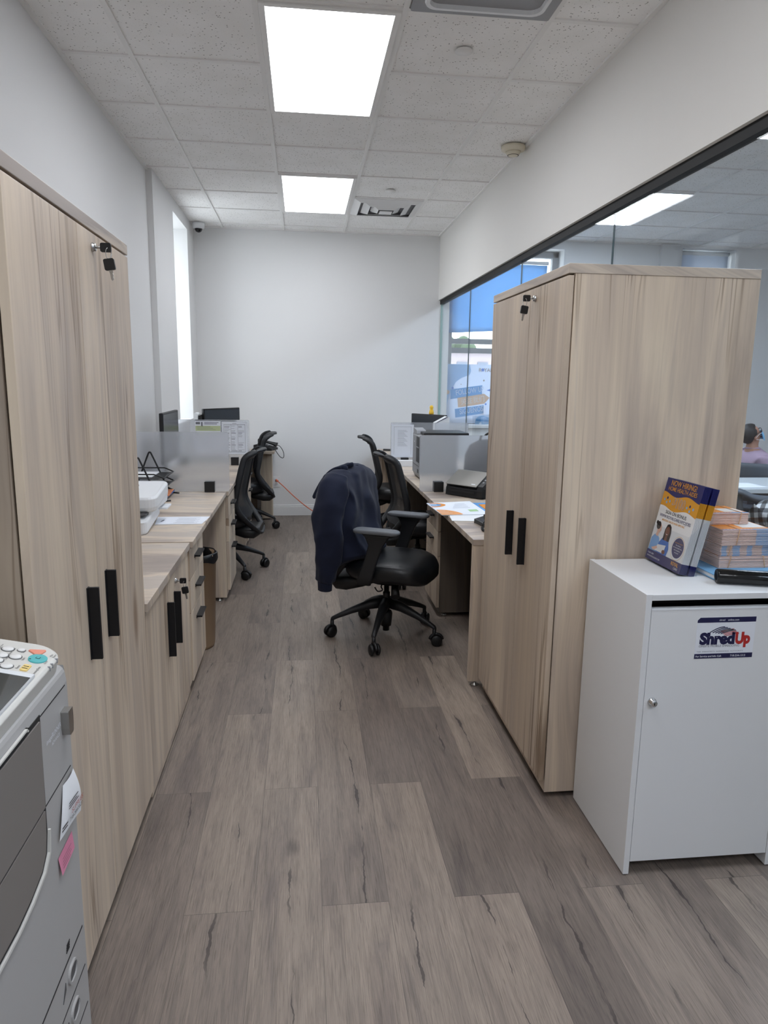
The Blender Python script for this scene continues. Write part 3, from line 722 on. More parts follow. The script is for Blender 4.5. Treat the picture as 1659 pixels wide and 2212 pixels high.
    for i, (p, h, th) in enumerate(top):
        tn = (pc[min(i*2+1, len(pc)-1)] - pc[max(i*2-1, 0)]).normalized(); nn = V((-tn.z, 0, tn.x))
        ring_ = [V((p.x, 0, p.z)) + V((0, h*a, 0)) + nn*(th*bb) + V((-.030*(1-a*a), 0, 0)) for a, bb in [(math.cos(q), math.sin(q)) for q in [2*PI*j/28 for j in range(28)]]]
        R.append(ring_)
    b.loft(R); b.build('headrest_roll', M['dark_chair'], t, fix=True)
    if arms:
        for sd in (-1, 1):
            R = []
            for x, z, w1, w2 in ((-.035,.375,.085,.026),(-.02,.43,.082,.026),(.01,.52,.076,.024),(.035,.60,.085,.024),(.04,.645,.135,.030),(.04,.662,.17,.040)):
                R.append([V((x+a, sd*.275+bb, z)) for a, bb in rrect(w1, w2, .010, 3)])
            ar = MB().loft(R); ar = ar.build('arm_post', M['dark_chair'], t, fix=True)
            b = MB(); b.box(-.07, sd*.20-.03, .378, .0, sd*.275+.012*sd, .396); b.build('arm_bracket', M['black'], t, bevel=.003)
            R = []
            for z, k, in ((.664,.94),(.668,1.0),(.680,1.0),(.686,.92)):
                R.append([V((.035+a*k, sd*.268+bb*k, z)) for a, bb in rrect(.26, .085, .036, 5)])
            MB().loft(R).build('arm_pad', M['chair_grey'], t, fix=True)
    return t
def swivel(c, deg):
    for o in c.children:
        if o.name.startswith('leg'): o.rotation_euler.z = math.radians(deg)
ch = make_chair('black office chair with T-shaped arms and a navy jacket over its back', True)
CH_ROT = math.radians(-27); ch.location = (.477, 3.917, 0); ch.rotation_euler.z = CH_ROT
ch['group'] = 'office chairs'; swivel(ch, 62)
base_chair = make_chair('armless black mesh chair at the left desk, nearer of the two', False)
base_chair.location = (-.615, 5.40, 0); base_chair.rotation_euler.z = PI + math.radians(-4); base_chair['group'] = 'office chairs'; swivel(base_chair, 201)
def put(x, y, r, label, sw):
    c = copy_tree(base_chair); c.location = (x, y, 0); c.rotation_euler.z = r; c['label'] = label; swivel(c, sw)
put(-.595, 7.02, PI + math.radians(6), 'armless black mesh chair at the far left desk in front of the wall outlet', 165)
put(.85, 5.10, math.radians(4), 'armless black mesh chair at the right desk just behind the jacket chair', 20)
put(.852, 6.62, math.radians(-3), 'armless black mesh chair at the farthest right desk near the back wall', 40)

# ------------------------------------------------------------------ the navy jacket, in the chair's own frame
m, nt, N, L, b = new_mat('navy_cotton'); g = G(nt); tc = N.new('ShaderNodeTexCoord')
n1 = g.noise(tc.outputs['Object'], 9, 4, .6); n2 = g.noise(tc.outputs['Object'], 500, 2)
L.new(g.mix(n1, rgb(19,23,38), rgb(31,37,58)), b.inputs['Base Color']); b.inputs['Roughness'].default_value = .85; b.inputs['Sheen Weight'].default_value = .08
b.inputs['Specular IOR Level'].default_value = .2
bp = N.new('ShaderNodeBump'); bp.inputs['Strength'].default_value = .2; bp.inputs['Distance'].default_value = .001; L.new(n2, bp.inputs['Height']); L.new(bp.outputs['Normal'], b.inputs['Normal'])
M['navy'] = m
jt = thing('jacket', 'navy blue zip jacket draped over the back of the front office chair', 'jacket', (.477, 3.917, 0), CH_ROT)
def fold(p, k, amp):
    w = .5*mnoise.noise(V((p.x*4, p.y*5, p.z*4+k)))
    a = 1-abs(math.sin(p.y*13+p.z*2.2+k+3*w)); b_ = 1-abs(math.sin(p.y*22-p.z*4.5+2*k+4*w)); c_ = math.sin(p.z*24+p.y*14+k+5*w)
    return amp*(2.2*a**3 + 1.3*b_**3 + .45*c_)
def wrinkle(b, amp, k=0.0):
    for i, p in enumerate(b.v):
        nz = mnoise.noise(V((p.x*7, p.y*7+k, p.z*3.2)))
        q = V((p.x+.19, p.y*.35, 0)); q = q.normalized() if q.length > 1e-4 else V((1,0,0))
        b.v[i] = p + q*(amp*(1.3*nz) + fold(p, k, amp*.75))
    return b
NB = 64; R = []
#     z,  centre x, half depth, y from, y to
LV = [(.985,-.245,.018,-.120,.120),(.975,-.245,.050,-.190,.185),(.950,-.240,.068,-.235,.225),(.91,-.232,.080,-.262,.250),(.86,-.225,.088,-.275,.262),(.80,-.215,.092,-.280,.266),
      (.73,-.205,.095,-.280,.266),(.66,-.195,.098,-.278,.262),(.60,-.188,.112,-.285,.250),(.55,-.180,.128,-.290,.240),(.515,-.180,.130,-.292,.225),(.495,-.190,.124,-.292,.21),(.45,-.250,.080,-.288,.15),(.405,-.280,.058,-.278,.06)]
for z, cx, hd, y0, y1 in LV:
    ring_ = []
    for i in range(NB):
        q = 2*PI*i/NB; ex = .75
        x = hd*math.copysign(abs(math.cos(q))**ex, math.cos(q)); y = math.copysign(abs(math.sin(q))**ex, math.sin(q))
        yy = (y0+y1)/2 + y*(y1-y0)/2
        ring_.append(V((cx+x, yy, z + .008*math.sin(yy*22) + (.02*max(0, -x/hd)*(.985-z) if z < .9 else 0))))
    R.append(ring_)
# denser in height
RD = []
for i in range(len(R)-1):
    for k in range(4): RD.append([R[i][j].lerp(R[i+1][j], k/4) for j in range(NB)])
RD.append(R[-1])
b = MB().loft(RD); wrinkle(b, .020, 1.3)
o = b.build('jacket_body', M['navy'], jt, world=False, sub=1)
def sleeve(pts, rad, k):
    P = catmull(pts, 6); rr_ = [q.x for q in catmull([(r, 0, 0) for r in rad], 6)]; RR = []
    for i, p in enumerate(P):
        tn = (P[min(i+1, len(P)-1)] - P[max(i-1, 0)]).normalized(); a = (V((1,0,0)) - tn*tn.x).normalized(); bb = tn.cross(a)
        RR.append([p + (a*math.cos(2*PI*j/26)*1.15 + bb*math.sin(2*PI*j/26)*.8)*(rr_[i]*(1+.09*math.sin(3*2*PI*j/26+i*.35+k)+.05*math.sin(5*2*PI*j/26-i*.5)+.15*(1-abs(math.sin(i*.55+1.2*math.sin(2*PI*j/26+k))))**3)) for j in range(26)])
    return MB().loft(RR)
sl = sleeve([(-.225,-.205,.945),(-.225,-.275,.87),(-.225,-.315,.74),(-.215,-.325,.60),(-.235,-.318,.47),(-.245,-.312,.375)], [.055,.075,.074,.068,.056,.044], .5).build('sleeve', M['navy'], jt, world=False, sub=1)
MB().loft([[V((-.247+r_*1.1*math.cos(2*PI*j/26), -.312+r_*.8*math.sin(2*PI*j/26), z)) for j in range(26)] for z, r_ in ((.385,.036),(.38,.039),(.33,.037),(.325,.030))]).build('cuff', M['navy'], sl, world=False)
sleeve([(-.245,.19,.94),(-.27,.25,.85),(-.285,.27,.70),(-.29,.26,.55),(-.30,.25,.44)], [.05,.068,.064,.056,.044], 2.0).build('sleeve', M['navy'], jt, world=False, sub=1)
# collar flap folded over the ridge and hanging off the back
rows = []
for i in range(17):
    u_ = i/16; row = []
    for j in range(25):
        v_ = -1+2*j/24
        x = -.215 - .195*u_ + .03*u_*u_; z = .990 - .012*v_*v_ - .165*u_**1.7 + .008*math.sin(v_*6+u_*4)
        y = -.045 + v_*(.105-.010*u_)*math.sqrt(max(0, 1-.6*u_*u_)) - .055*u_
        row.append(V((x + .014*math.sin(v_*8), y, z)))
    rows.append(row)
o = MB().sheet(rows).build('collar', M['navy'], jt, world=False)
md = o.modifiers.new('thick', 'SOLIDIFY'); md.thickness = .026; md.offset = 0
md = o.modifiers.new('sub', 'SUBSURF'); md.levels = 2; md.render_levels = 2
b = MB(); b.box(-.275,-.272,.365,-.270,-.266,.392); b.build('zip_pull', M['steel'], jt, world=False)
# ------------------------------------------------------------------ white shredding console and what stands on it
M['navy_ink'] = mat('navy_ink', (22,22,66), .4); M['red_ink'] = mat('red_ink', (178,40,36), .4); M['white_ink'] = mat('white_sticker', (226,228,234), .35)
M['grey_ink'] = mat('grey_ink', (112,112,120), .5); M['black_ink'] = mat('black_ink', (28,28,30), .6)
CX0, CX1, CY0, CY1, CH = .957, 1.437, 1.81, 2.214, .888
t = thing('shred_console', 'white locked shredding console with a paper slot in front of the tall right cabinet', 'cabinet', ((CX0+CX1)/2, 2.0, 0))
th = .018; b = MB()
b.box(CX0, CY0, .004, CX0+th, CY1, CH); b.box(CX1-th, CY0, .004, CX1, CY1, CH)
b.box(CX0+th, CY0+.03, .05, CX1-th, CY0+.25, .068); b.box(CX0+th, CY1-.014, .03, CX1-th, CY1, CH-.02)
b.build('side_panels', M['white_lam'], t, bevel=.001)
MB().box(CX0+th, CY0, CH-.0185, CX1-th, CY1-.002, CH-.001).build('top', M['white_lam'], t, bevel=.001)
b = MB(); b.box(CX0+th, CY0+.10, CH-.06, CX1-th, CY0+.104, CH-.019); b.box(CX0+th, CY0+.03, CH-.30, CX1-th, CY0+.034, CH-.06); b.box(CX0+th, CY0+.03, CH-.064, CX1-th, CY0+.104, CH-.06); b.build('slot_lining', mat('dark_slot_lining', (18,18,20), .5), t)
d = MB().box(CX0+th+.0015, CY0+.001, .045, CX1-th-.0015, CY0+.019, CH-.047).build('door', M['white_lam'], t, bevel=.001)
MB().box(CX0+th+.001, CY0+.0, CH-.0475, CX1-th-.001, CY0+.020, CH-.043).build('door_edge_strip', M['white_pl'], d)
lk = MB(); c = V((1.001, CY0+.001, .564)); lk.lathe([(.0,0),(.0125,0),(.0125,.004),(.0095,.006),(.0095,.016),(.0085,.017),(.0,.017)], c, (0,-1,0), n=28); lk.box(c.x-.0012, c.y-.0180, c.z-.004, c.x+.0012, c.y-.0165, c.z+.004, 1)
lk.build('lock', [M['chrome'], M['black']], d, fix=True)
# its sticker: origin at the lower left corner, u to the right, v up
o = V((1.117, CY0+.001, .692)); u = V((1,0,0)); v = V((.004,0,1)).normalized(); sw, sh = .179, .124
s = MB(); s.prism([(0,0),(sw,0),(sw,sh),(.008,sh),(0,sh-.008)], o, u, v, (0,-.0005,0), 0)
f = V((0,-.0006,0)); O = o+f
s.poly(O, u, v, [(0,sh-.0155),(sw,sh-.0155),(sw,sh),(.008,sh),(0,sh-.008)], 1, .0001); s.quad(O, u, v, 0, 0, sw, .0145, 1, .0001)
A = lambda x, y: O + u*x + v*y
s.text('shred', A(.066, sh-.0108), u, v, .0078, 0, bold=.008, lift=.0004); s.text('online.com', A(.092, sh-.0108), u, v, .0078, 0, bold=.008, lift=.0004)
s.text('Shred', A(.0125, .0445), u, v, .046, 1, bold=.06, lift=.0003, xs=.99); s.text('Up', A(.1205, .0445), u, v, .046, 2, bold=.06, lift=.0005, xs=.82)
s.text('ONSITE MOBILE SHREDDING', A(.011, .0345), u, v, .0098, 3, lift=.0003, xs=.985)
s.text("THE  INDUSTRY'S  SHREDDING  AUTHORITY", A(.006, .0195), u, v, .0046, 3, lift=.0003, xs=1.55)
s.text('For Service and Info Call:', A(.004, .0042), u, v, .0078, 0, bold=.012, lift=.0004); s.text('718-234-1313', A(.110, .0042), u, v, .0080, 0, bold=.014, lift=.0004, xs=1.05)
for k in range(5):   # flag shaped sweep: dark stripes rising from the left, red ones falling to the right
    a0 = k*.0085
    P = [(.040+a0+.045*q, .080+.0165*math.sin(q*PI*.5)*(1-k*.10)-.001*k) for q in [i/8 for i in range(9)]]
    s.poly(O, u, v, P + [(x+.001, y-.0026) for x, y in P[::-1]], 1, .0003)
    P = [(.074+.009*q*5*.9+.004*k, .0815+.0135*q-.0034*k-.006*q*q) for q in [i/8 for i in range(9)]]
    s.poly(O, u, v, P + [(x, y-.0022) for x, y in P[::-1]], 2, .0003)
s.build('sticker', [M['white_ink'], M['navy_ink'], M['red_ink'], M['grey_ink']], d)

# ---- flyers in their clear acrylic holder (leaning back, seen a little from the right)
M['fl_navy'] = mat('flyer_navy_print', (34,36,96), .32); M['fl_gold'] = mat('flyer_gold_print', (214,150,38), .32); M['fl_white'] = mat('flyer_white_paper', (224,223,222), .35)
M['fl_lblue'] = mat('flyer_light_blue', (126,168,214), .35); M['fl_blue'] = mat('flyer_scrubs_blue', (66,112,186), .4); M['fl_skin1'] = mat('flyer_light_skin', (226,180,156), .4); M['fl_skin2'] = mat('flyer_brown_skin', (120,74,56), .4); M['fl_hair'] = mat('flyer_black_hair', (30,24,26), .4)
FO = V((1.149, 2.204, .895)); FU = V((0,-1,0)); FV = V((.204,0,.979)).normalized(); FN = FU.cross(FV)
FW, FH = .219, .278
def flyer(k, label, printed=False):
    th = .0017; step = .0030
    off = -(k*step + (.006 if k >= 8 else 0)); o = FO + FN*off
    b = MB(); q = FN*(-th)
    for v0, v1, mi in ((0,.032,0),(.032,.180,2),(.180,.2265,1),(.2265,FH,0)):
        b.prism([(0,v0),(FW,v0),(FW,v1),(0,v1)], o, FU, FV, q, mi)
    if printed:
        l = .0004; w = lambda u_, a, f_, p: a*math.sin(u_/FW*2*PI*f_+p)
        U = [FW*i/40 for i in range(41)]
        b.poly(o, FU, FV, [(x, .180+w(x,.0055,1.5,.9)) for x in U] + [(x, .2265+w(x,.0055,1.5,1.4)) for x in U[::-1]], 1, l*.5)
        b.poly(o, FU, FV, [(x, .170) for x in U] + [(x, .180+w(x,.0055,1.5,.9)) for x in U[::-1]], 2, l*1.1)
        b.poly(o, FU, FV, [(x, .2265+w(x,.0055,1.5,1.4)) for x in U] + [(x, .236) for x in U[::-1]], 0, l*1.1)
        A = lambda x, y: o + FU*x + FV*y
        b.text('NOW HIRING!', A(.108,.2555), FU, FV, .0255, 1, 'CENTER', .010, l*2, xs=.92)
        b.text('HOME HEALTH AIDES', A(.108,.2385), FU, FV, .0190, 1, 'CENTER', .007, l*2, xs=.93)
        b.text('$100', A(.106,.190), FU, FV, .042, 3, 'CENTER', .035, l*2, xs=.88); b.text('$100', A(.106,.190), FU, FV, .042, 1, 'CENTER', .004, l*3, xs=.88)
        b.text('SIGN ON BONUS', A(.108,.1625), FU, FV, .0165, 8, 'CENTER', .004, l*2)
        b.text('WWW.ROYALCARE.NYC/JOBS', A(.110,.1480), FU, FV, .0148, 0, 'CENTER', .002, l*2, xs=.94)
        b.text('MENTION THIS AD WHEN APPLYING', A(.106,.1370), FU, FV, .0088, 1, 'CENTER', .01, l*2, xs=.94)
        for x, y, mi, r in ((.018,.206,3,.0045),(.034,.213,0,.0045),(.034,.198,3,.0045),(.052,.204,3,.0042),(.157,.2,3,.0042),(.173,.207,0,.0045),(.176,.192,3,.0045),(.194,.201,3,.0045)): b.disc(o, FU, FV, x, y, r, r, mi, l*2)
        # picture: two people in scrubs over a clipboard
        b.poly(o, FU, FV, [(.002,.032),(.004,.072),(.018,.086),(.034,.088),(.052,.078),(.060,.060),(.058,.032)], 3, l*1.2)
        b.poly(o, FU, FV, [(.052,.032),(.056,.066),(.070,.084),(.092,.086),(.112,.078),(.122,.056),(.118,.032)], 4, l*1.5)
        b.poly(o, FU, FV, [(.024,.084),(.027,.096),(.040,.096),(.040,.082)], 5, l*1.8); b.disc(o, FU, FV, .037, .109, .0125, .0155, 5, l*2)
        b.disc(o, FU, FV, .029, .118, .0135, .0135, 7, l*2.4); b.disc(o, FU, FV, .016, .126, .0065, .0065, 7, l*2.4); b.poly(o, FU, FV, [(.048,.103),(.0525,.104),(.048,.110)], 5, l*2.2)
        b.poly(o, FU, FV, [(.072,.078),(.072,.112),(.080,.130),(.094,.134),(.106,.126),(.112,.108),(.112,.078)], 7, l*2.0)
        b.poly(o, FU, FV, [(.082,.078),(.084,.092),(.096,.092),(.098,.078)], 6, l*2.4); b.disc(o, FU, FV, .090, .108, .0125, .0165, 6, l*2.8); b.poly(o, FU, FV, [(.084,.1),(.090,.097),(.096,.1),(.09,.1)], 2, l*3.2)
        b.poly(o, FU, FV, [(.042,.036),(.054,.058),(.104,.064),(.098,.036)], 2, l*3.4); b.poly(o, FU, FV, [(.020,.040),(.050,.052),(.058,.046),(.036,.034)], 5, l*3.8); b.disc(o, FU, FV, .098, .041, .010, .007, 6, l*3.8)
        b.disc(o, FU, FV, .171, .070, .038, .038, 1, l*1.2, 32); b.disc(o, FU, FV, .171, .070, .0368, .0368, 2, l*1.6, 32); b.disc(o, FU, FV, .172, .072, .0325, .0325, 0, l*2, 32)
        for i, (s_, mi) in enumerate((('No experience required:', 1),('free training', 2),('for home health aides', 2),('with completion', 2),('of course!', 2))): b.text(s_, A(.172,.086-i*.0078), FU, FV, .0058 if i else .0046, mi, 'CENTER', .008, l*3)
        b.quad(o, FU, FV, 0, 0, FW, .032, 0, l*4.2)
        b.text('718.851.3800', A(.008,.0195), FU, FV, .0072, 2, bold=.01, lift=l*5); b.text('WWW.ROYALCARE.COM', A(.008,.0095), FU, FV, .0072, 2, bold=.01, lift=l*5)
        b.text('ROYAL', A(.160,.0165), FU, FV, .0155, 1, bold=.03, lift=l*5, xs=.86); b.text('CARE', A(.180,.0060), FU, FV, .0095, 2, lift=l*5)
    ob = b.build('flyer', [M['fl_navy'], M['fl_gold'], M['fl_white'], M['fl_lblue'], M['fl_blue'], M['fl_skin1'], M['fl_skin2'], M['fl_hair'], M['black_ink']])
    tag(ob, label, 'flyer', 'flyers in the acrylic holder'); return ob
flyer(0, 'frontmost navy and gold hiring flyer in the clear holder on the white console', True)
src = flyer(1, 'navy and gold flyer edge in the front pocket behind the hiring flyer')
for k in range(2, 15):
    c = src.copy(); COL.objects.link(c); c.location = FN*(-((k-1)*.0030 + (.006 if k >= 8 else 0)))
    c['label'] = src['label'] if k < 8 else 'navy and gold flyer edge in the back pocket of the clear holder'
t = thing('flyer_holder', 'clear acrylic two-pocket holder leaning back with hiring flyers on the white console', 'brochure holder', (1.18, 2.1, CH))
def plate(o, w, h, d): return MB().prism([(0,0),(w,0),(w,h),(0,h)], o, FU, FV, d)
plate(FO + FN*.0035, FW+.004, .118, FN*.0022).build('front_lip', M['acrylic'], t, fix=True)
plate(FO + FN*(-.0235), FW+.004, .20, FN*-.0022).build('divider', M['acrylic'], t, fix=True)
plate(FO + FN*(-.0535), FW+.004, .245, FN*-.0025).build('back', M['acrylic'], t, fix=True)
for du in (-.0035, FW+.0012):
    b = MB(); o = FO + FU*du
    b.prism([(-.0555,0),(.0055,0),(.0055,.118),(-.0555,.20)], o, FN, FV, FU*.0022); b.build('side', M['acrylic'], t, fix=True)
b = MB(); b.box(1.143, 2.204-FW, CH+.001, 1.235, 2.206, CH+.0035); b.build('base', M['acrylic'], t)

# ---- bundles of brochures, banded
M['bro_side'] = mat('brochure_cut_edge_pink', (214,188,178), .75); M['bro_side2'] = mat('brochure_cut_edge_blue', (150,178,210), .75); M['bro_top'] = mat('brochure_orange_cover', (222,142,62), .4)
M['bro_white'] = mat('brochure_white_panel', (226,224,222), .4); M['bro_peri'] = mat('brochure_periwinkle_strip', (142,144,198), .4); M['bro_lb'] = mat('brochure_sky_strip', (104,164,214), .4)
M['rubber'] = mat('tan_rubber_band', (206,166,128), .6); M['fold'] = mat('light_blue_folder', (120,170,208), .45); M['bro_ink'] = mat('brochure_grey_print', (120,112,106), .6)
def bundle(x0, x1, y0, y1, z0, n, dz, where, blue, bands, rot):
    c = V(((x0+x1)/2, (y0+y1)/2, 0)); R = RZ(rot)
    w, d = x1-x0, y1-y0
    def brochure(top):
        b = MB(); h = dz*.90; e = .0012
        b.loft([[V((a, bb, z)) for a, bb in ((-w/2+i_,-d/2+i_),(w/2-i_,-d/2+i_),(w/2-i_,d/2-i_),(-w/2+i_,d/2-i_))] for z, i_ in ((0,e),(h*.3,0),(h*.7,0),(h,e))], 0, False)
        for q0, q1 in blue: b.box(-w/2+w*q0, -d/2-.0003, h*.15, -w/2+w*q1, -d/2+.004, h*.85, 1)
        if top:
            o = V((-w/2, -d/2, h)); u, v = V((1,0,0)), V((0,1,0)); l = .0003
            b.quad(o, u, v, .001, .001, w-.001, d-.001, 2, l); b.quad(o, u, v, .001, .001, w-.001, .010, 4, l*2); b.quad(o, u, v, w*.62, .001, w-.001, .012, 5, l*3)
            for i in range(9): b.quad(o, u, v, .006+i*w*.066, .003, .012+i*w*.066, .0075, 3, l*4)
            b.quad(o, u, v, w*.06, d*.40, w*.40, d*.82, 3, l*2); b.quad(o, u, v, w*.50, d*.16, w*.97, d*.62, 3, l*2)
            for i in range(4): b.quad(o, u, v, w*.10, d*(.46+.08*i), w*.36, d*(.50+.08*i), 6, l*4)
        return b.build('brochure', [M['bro_side'], M['bro_side2'], M['bro_top'], M['bro_white'], M['bro_peri'], M['bro_lb'], M['bro_ink']])
    s0 = None; g_ = 'brochures in the %s' % where
    for k in range(n):
        if k == n-1: o = brochure(True); lb = 'orange-covered brochure on top of the %s' % where
        elif s0 is None: o = s0 = brochure(False); lb = 'pale brochure edge inside the %s' % where
        else: o = s0.copy(); COL.objects.link(o); lb = s0['label']
        o.location = (c.x+random.uniform(-.0012,.0012), c.y+random.uniform(-.0012,.0012), z0+k*dz); o.rotation_euler.z = rot
        tag(o, lb, 'brochure', g_)
    H = n*dz
    for i, fx in enumerate(bands):
        x = -w/2+w*fx; lean = .004*(1 if i % 2 else -1)
        P = [(x+lean, -d/2-.002, -.0005+.0012), (x-lean, -d/2-.002, H+.0012), (x-lean, d/2+.002, H+.0012), (x+lean, d/2+.002, .0007)]
        P2 = []
        for j in range(4):
            a, bb = V(P[j]), V(P[(j+1) % 4]); P2 += [a.lerp(bb, q) for q in (.04,.35,.65,.96)]
        ob = MB().tube([c + R @ p + V((0,0,z0)) for p in P2], .0014, 6, closed=True).build('rubber_band', M['rubber'])
        tag(ob, 'tan rubber band around the %s%s' % (where, '' if len(bands) == 1 else (', on its left part' if i == 0 else ', on its right part')), 'rubber band', 'rubber bands on the brochures')
z = .905
bundle(1.292, 1.462, 2.010, 2.208, z, 9, .0042, 'lowest brochure bundle on the white console', [], (.20,.88), 0)
bundle(1.293, 1.463, 2.012, 2.208, z+.0386, 8, .0042, 'second lowest brochure bundle', [(.02,.12),(.24,.38),(.52,.62),(.82,.97)], (.18,), .004)
bundle(1.294, 1.464, 2.008, 2.206, z+.0730, 12, .0042, 'second highest brochure bundle, the thickest', [(.66,.98)], (.30,), -.006)
bundle(1.275, 1.425, 2.085, 2.215, z+.1242, 9, .0042, 'topmost brochure bundle against the tall right cabinet', [], (.80,), .03)
b = MB(); b.box(1.236, 1.925, CH+.001, 1.462, 2.212, CH+.0035, 0); b.box(1.238, 1.927, CH+.0035, 1.460, 2.212, CH+.0145, 1); b.box(1.236, 1.925, CH+.0145, 1.462, 2.212, CH+.0168, 0)
tag(b.build('folder', [M['fold'], M['fl_white']], bevel=.0006), 'light blue folder lying under the brochure bundles on the console', 'folder')
a, e = V((1.224, 1.912, CH+.0222)), V((1.462, 1.842, CH+.0222)); d_ = (e-a).normalized()
b = MB(); L_ = (e-a).length; b.lathe([(.0,0.004),(.015,.002),(.0195,0),(.0212,.004),(.0212,L_-.004),(.0195,L_),(.0,L_)], a, d_, n=36)
o = b.build('plastic_roll', mat('black_plastic_film', (8,8,9), .18, bump=.3, bscale=60), fix=True); tag(o, 'glossy black plastic roll lying on the white console before the brochures', 'roll')

# ------------------------------------------------------------------ copier at the lower left
M['cop'] = mat('copier_warm_grey', (172,170,168), .5, bump=.06, bscale=900); M['cop_light'] = mat('copier_light_panel', (206,204,198), .45); M['cop_dark'] = mat('copier_brown_grey_cover', (124,118,114), .5)
M['gap'] = mat('dark_gap', (30,29,30), .7); M['teal'] = mat('teal_button', (78,176,178), .35); M['salmon'] = mat('salmon_button', (228,142,118), .4); M['yellow'] = mat('pale_yellow_button', (232,204,128), .4); M['btn'] = mat('white_button', (222,221,218), .35)
M['lcd'] = mat('dark_touch_screen', (34,44,48), .12, coat=.5); M['pink'] = mat('pink_paper_note', (212,132,158), .75)
t = thing('copier', 'large grey office copier with a tilted button panel at the lower left', 'copier', (-.75, .85, 0))
XFc = -.43; YE = 1.262
b = MB()
prof = [(XFc, .03), (XFc, .925), (XFc-.004, .955), (XFc-.62, 1.02), (XFc-.62, .03)]
def ends(o, pts, y0, y1, m=0): return o.prism(pts, (0,y0,0), (1,0,0), (0,0,1), (0,y1-y0,0), m)
ends(b, prof, .45, YE)
b.build('body', M['cop'], t, bevel=.012, seg=3, fix=True)
b = MB(); b.box(XFc-.05, .47, .0, XFc-.57, YE-.03, .03); b.build('plinth', M['gap'], t)
# tilted panel: origin on its front edge, v climbs towards the wall
TL = math.radians(13); PO = V((-.435, 1.0, .979)); PU = V((0,1,0)); PV = V((-math.cos(TL), 0, math.sin(TL))); PN = V((math.sin(TL), 0, math.cos(TL)))
outline = []
r_ = .048
outline += [(-.55, -.004), (.262-.012, -.004)]
outline = [(-.55,-.004)] + [(.274-r_+r_*math.cos(q), -.004+r_+r_*math.sin(q)) for q in [math.radians(-90+15*i) for i in range(7)]] + [(.268,.13),(.256,.22),(-.55,.22)]
b = MB(); lo = [PO + PU*a + PV*bb - PN*.028 for a, bb in outline]; hi = [PO + PU*a + PV*bb for a, bb in outline]
cen = (-.14,.11); hi2 = [PO + PU*(a+(cen[0]-a)*.012) + PV*(bb+(cen[1]-bb)*.05) + PN*.004 for a, bb in outline]
b.loft([lo, hi, hi2], 0, False)
pan = b.build('control_panel', M['cop_light'], t, bevel=.003, fix=True)
P0 = PO + PN*.0042
def pp(a, bb): return (a-1.0, bb)
s = MB()
for i in range(3):   # grooves of the indicator bars along the front edge
    pass
for (a, bb, rx, ry) in ((1.228,.080,.0095,.0085),(1.232,.059,.0,.0),(1.203,.058,.0095,.0085),(1.200,.079,.0095,.0085),(1.164,.057,.0095,.0085),(1.178,.078,.0095,.0085)):
    if not rx: rx = ry = .0062
    k = MB(); q = P0 + PU*(a-1) + PV*bb; k.lathe([(.0,-.001),(rx,-.001),(rx,.0016),(rx*.86,.0026),(.0,.0030)], q, PN, n=26); k.build('round_button', M['btn'], pan, fix=True)
    kr = MB(); kr.lathe([(rx*1.02,.0002),(rx*1.16,.0002),(rx*1.16,.0006),(rx*1.02,.0006)], q, PN, n=26)
    kr.build('button_ring', M['dgray_pl'], pan, fix=True)
def key(name, poly, m, h=.0022):
    k = MB(); k.loft([[P0 + PU*(a-1) + PV*bb + PN*z for a, bb in poly] for z in (-.001, h*.7)] + [[P0 + PU*((a-1)*.94+sum(p[0]-1 for p in poly)/len(poly)*.06) + PV*(bb*.94+sum(p[1] for p in poly)/len(poly)*.06) + PN*h for a, bb in poly]], 0, False)
    return k.build(name, m, pan, fix=True)
key('start_button', [(1.2095+.0175*math.cos(2*PI*i/32), .0235+.0152*math.sin(2*PI*i/32)) for i in range(32)], M['teal'])
key('stop_button', [(1.2385,.0475),(1.2475,.0230),(1.2440,.0215),(1.2215,.0255),(1.2215,.0315),(1.2345,.0480)], M['salmon'])
key('reset_button', [(1.168+a, .0285+bb) for a, bb in rrect(.0235, .0125, .003, 4)], M['yellow'])
tx = MB(); l = .0006
def lab(s_, a, bb, size=.0062, m=0, al='CENTER'): tx.text(s_, P0 + PU*(a-1) + PV*bb, PU, PV, size, m, al, 0, l)
lab('Stop', 1.228, .0515); lab('Start', 1.200, .0420); lab('Reset', 1.1675, .0385); lab('Clear', 1.190, .0665, .0055); lab('Counter Check', 1.219, .069, .0052); lab('Processing/Data', 1.163, .0085, .0056); lab('Error', 1.2015, .0055, .0054); lab('Main', 1.232, .0065, .0054); lab('Power', 1.232, .0012, .0054); lab('ID', 1.181, .088, .0052); lab('C', 1.2025, .0555, .0075); lab('0', 1.164, .0545, .0075)
lab('#', 1.200, .0762, .0075); lab('Settings/Registration', 1.224, .0925, .0046)
tx.disc(P0, PU, PV, .2010, .0335, .0016, .0016, 0, .0026); tx.quad(P0, PU, PV, .2065, .020, .2135, .027, 0, .0026); tx.quad(P0, PU, PV, .2073, .0208, .2127, .0262, 1, .0028)
tx.quad(P0, PU, PV, .1625, .024, .1640, .033, 0, .0027); tx.quad(P0, PU, PV, .1700, .024, .1715, .033, 0, .0027)
tx.build('button_lettering', [M['black_ink'], M['teal']], pan)
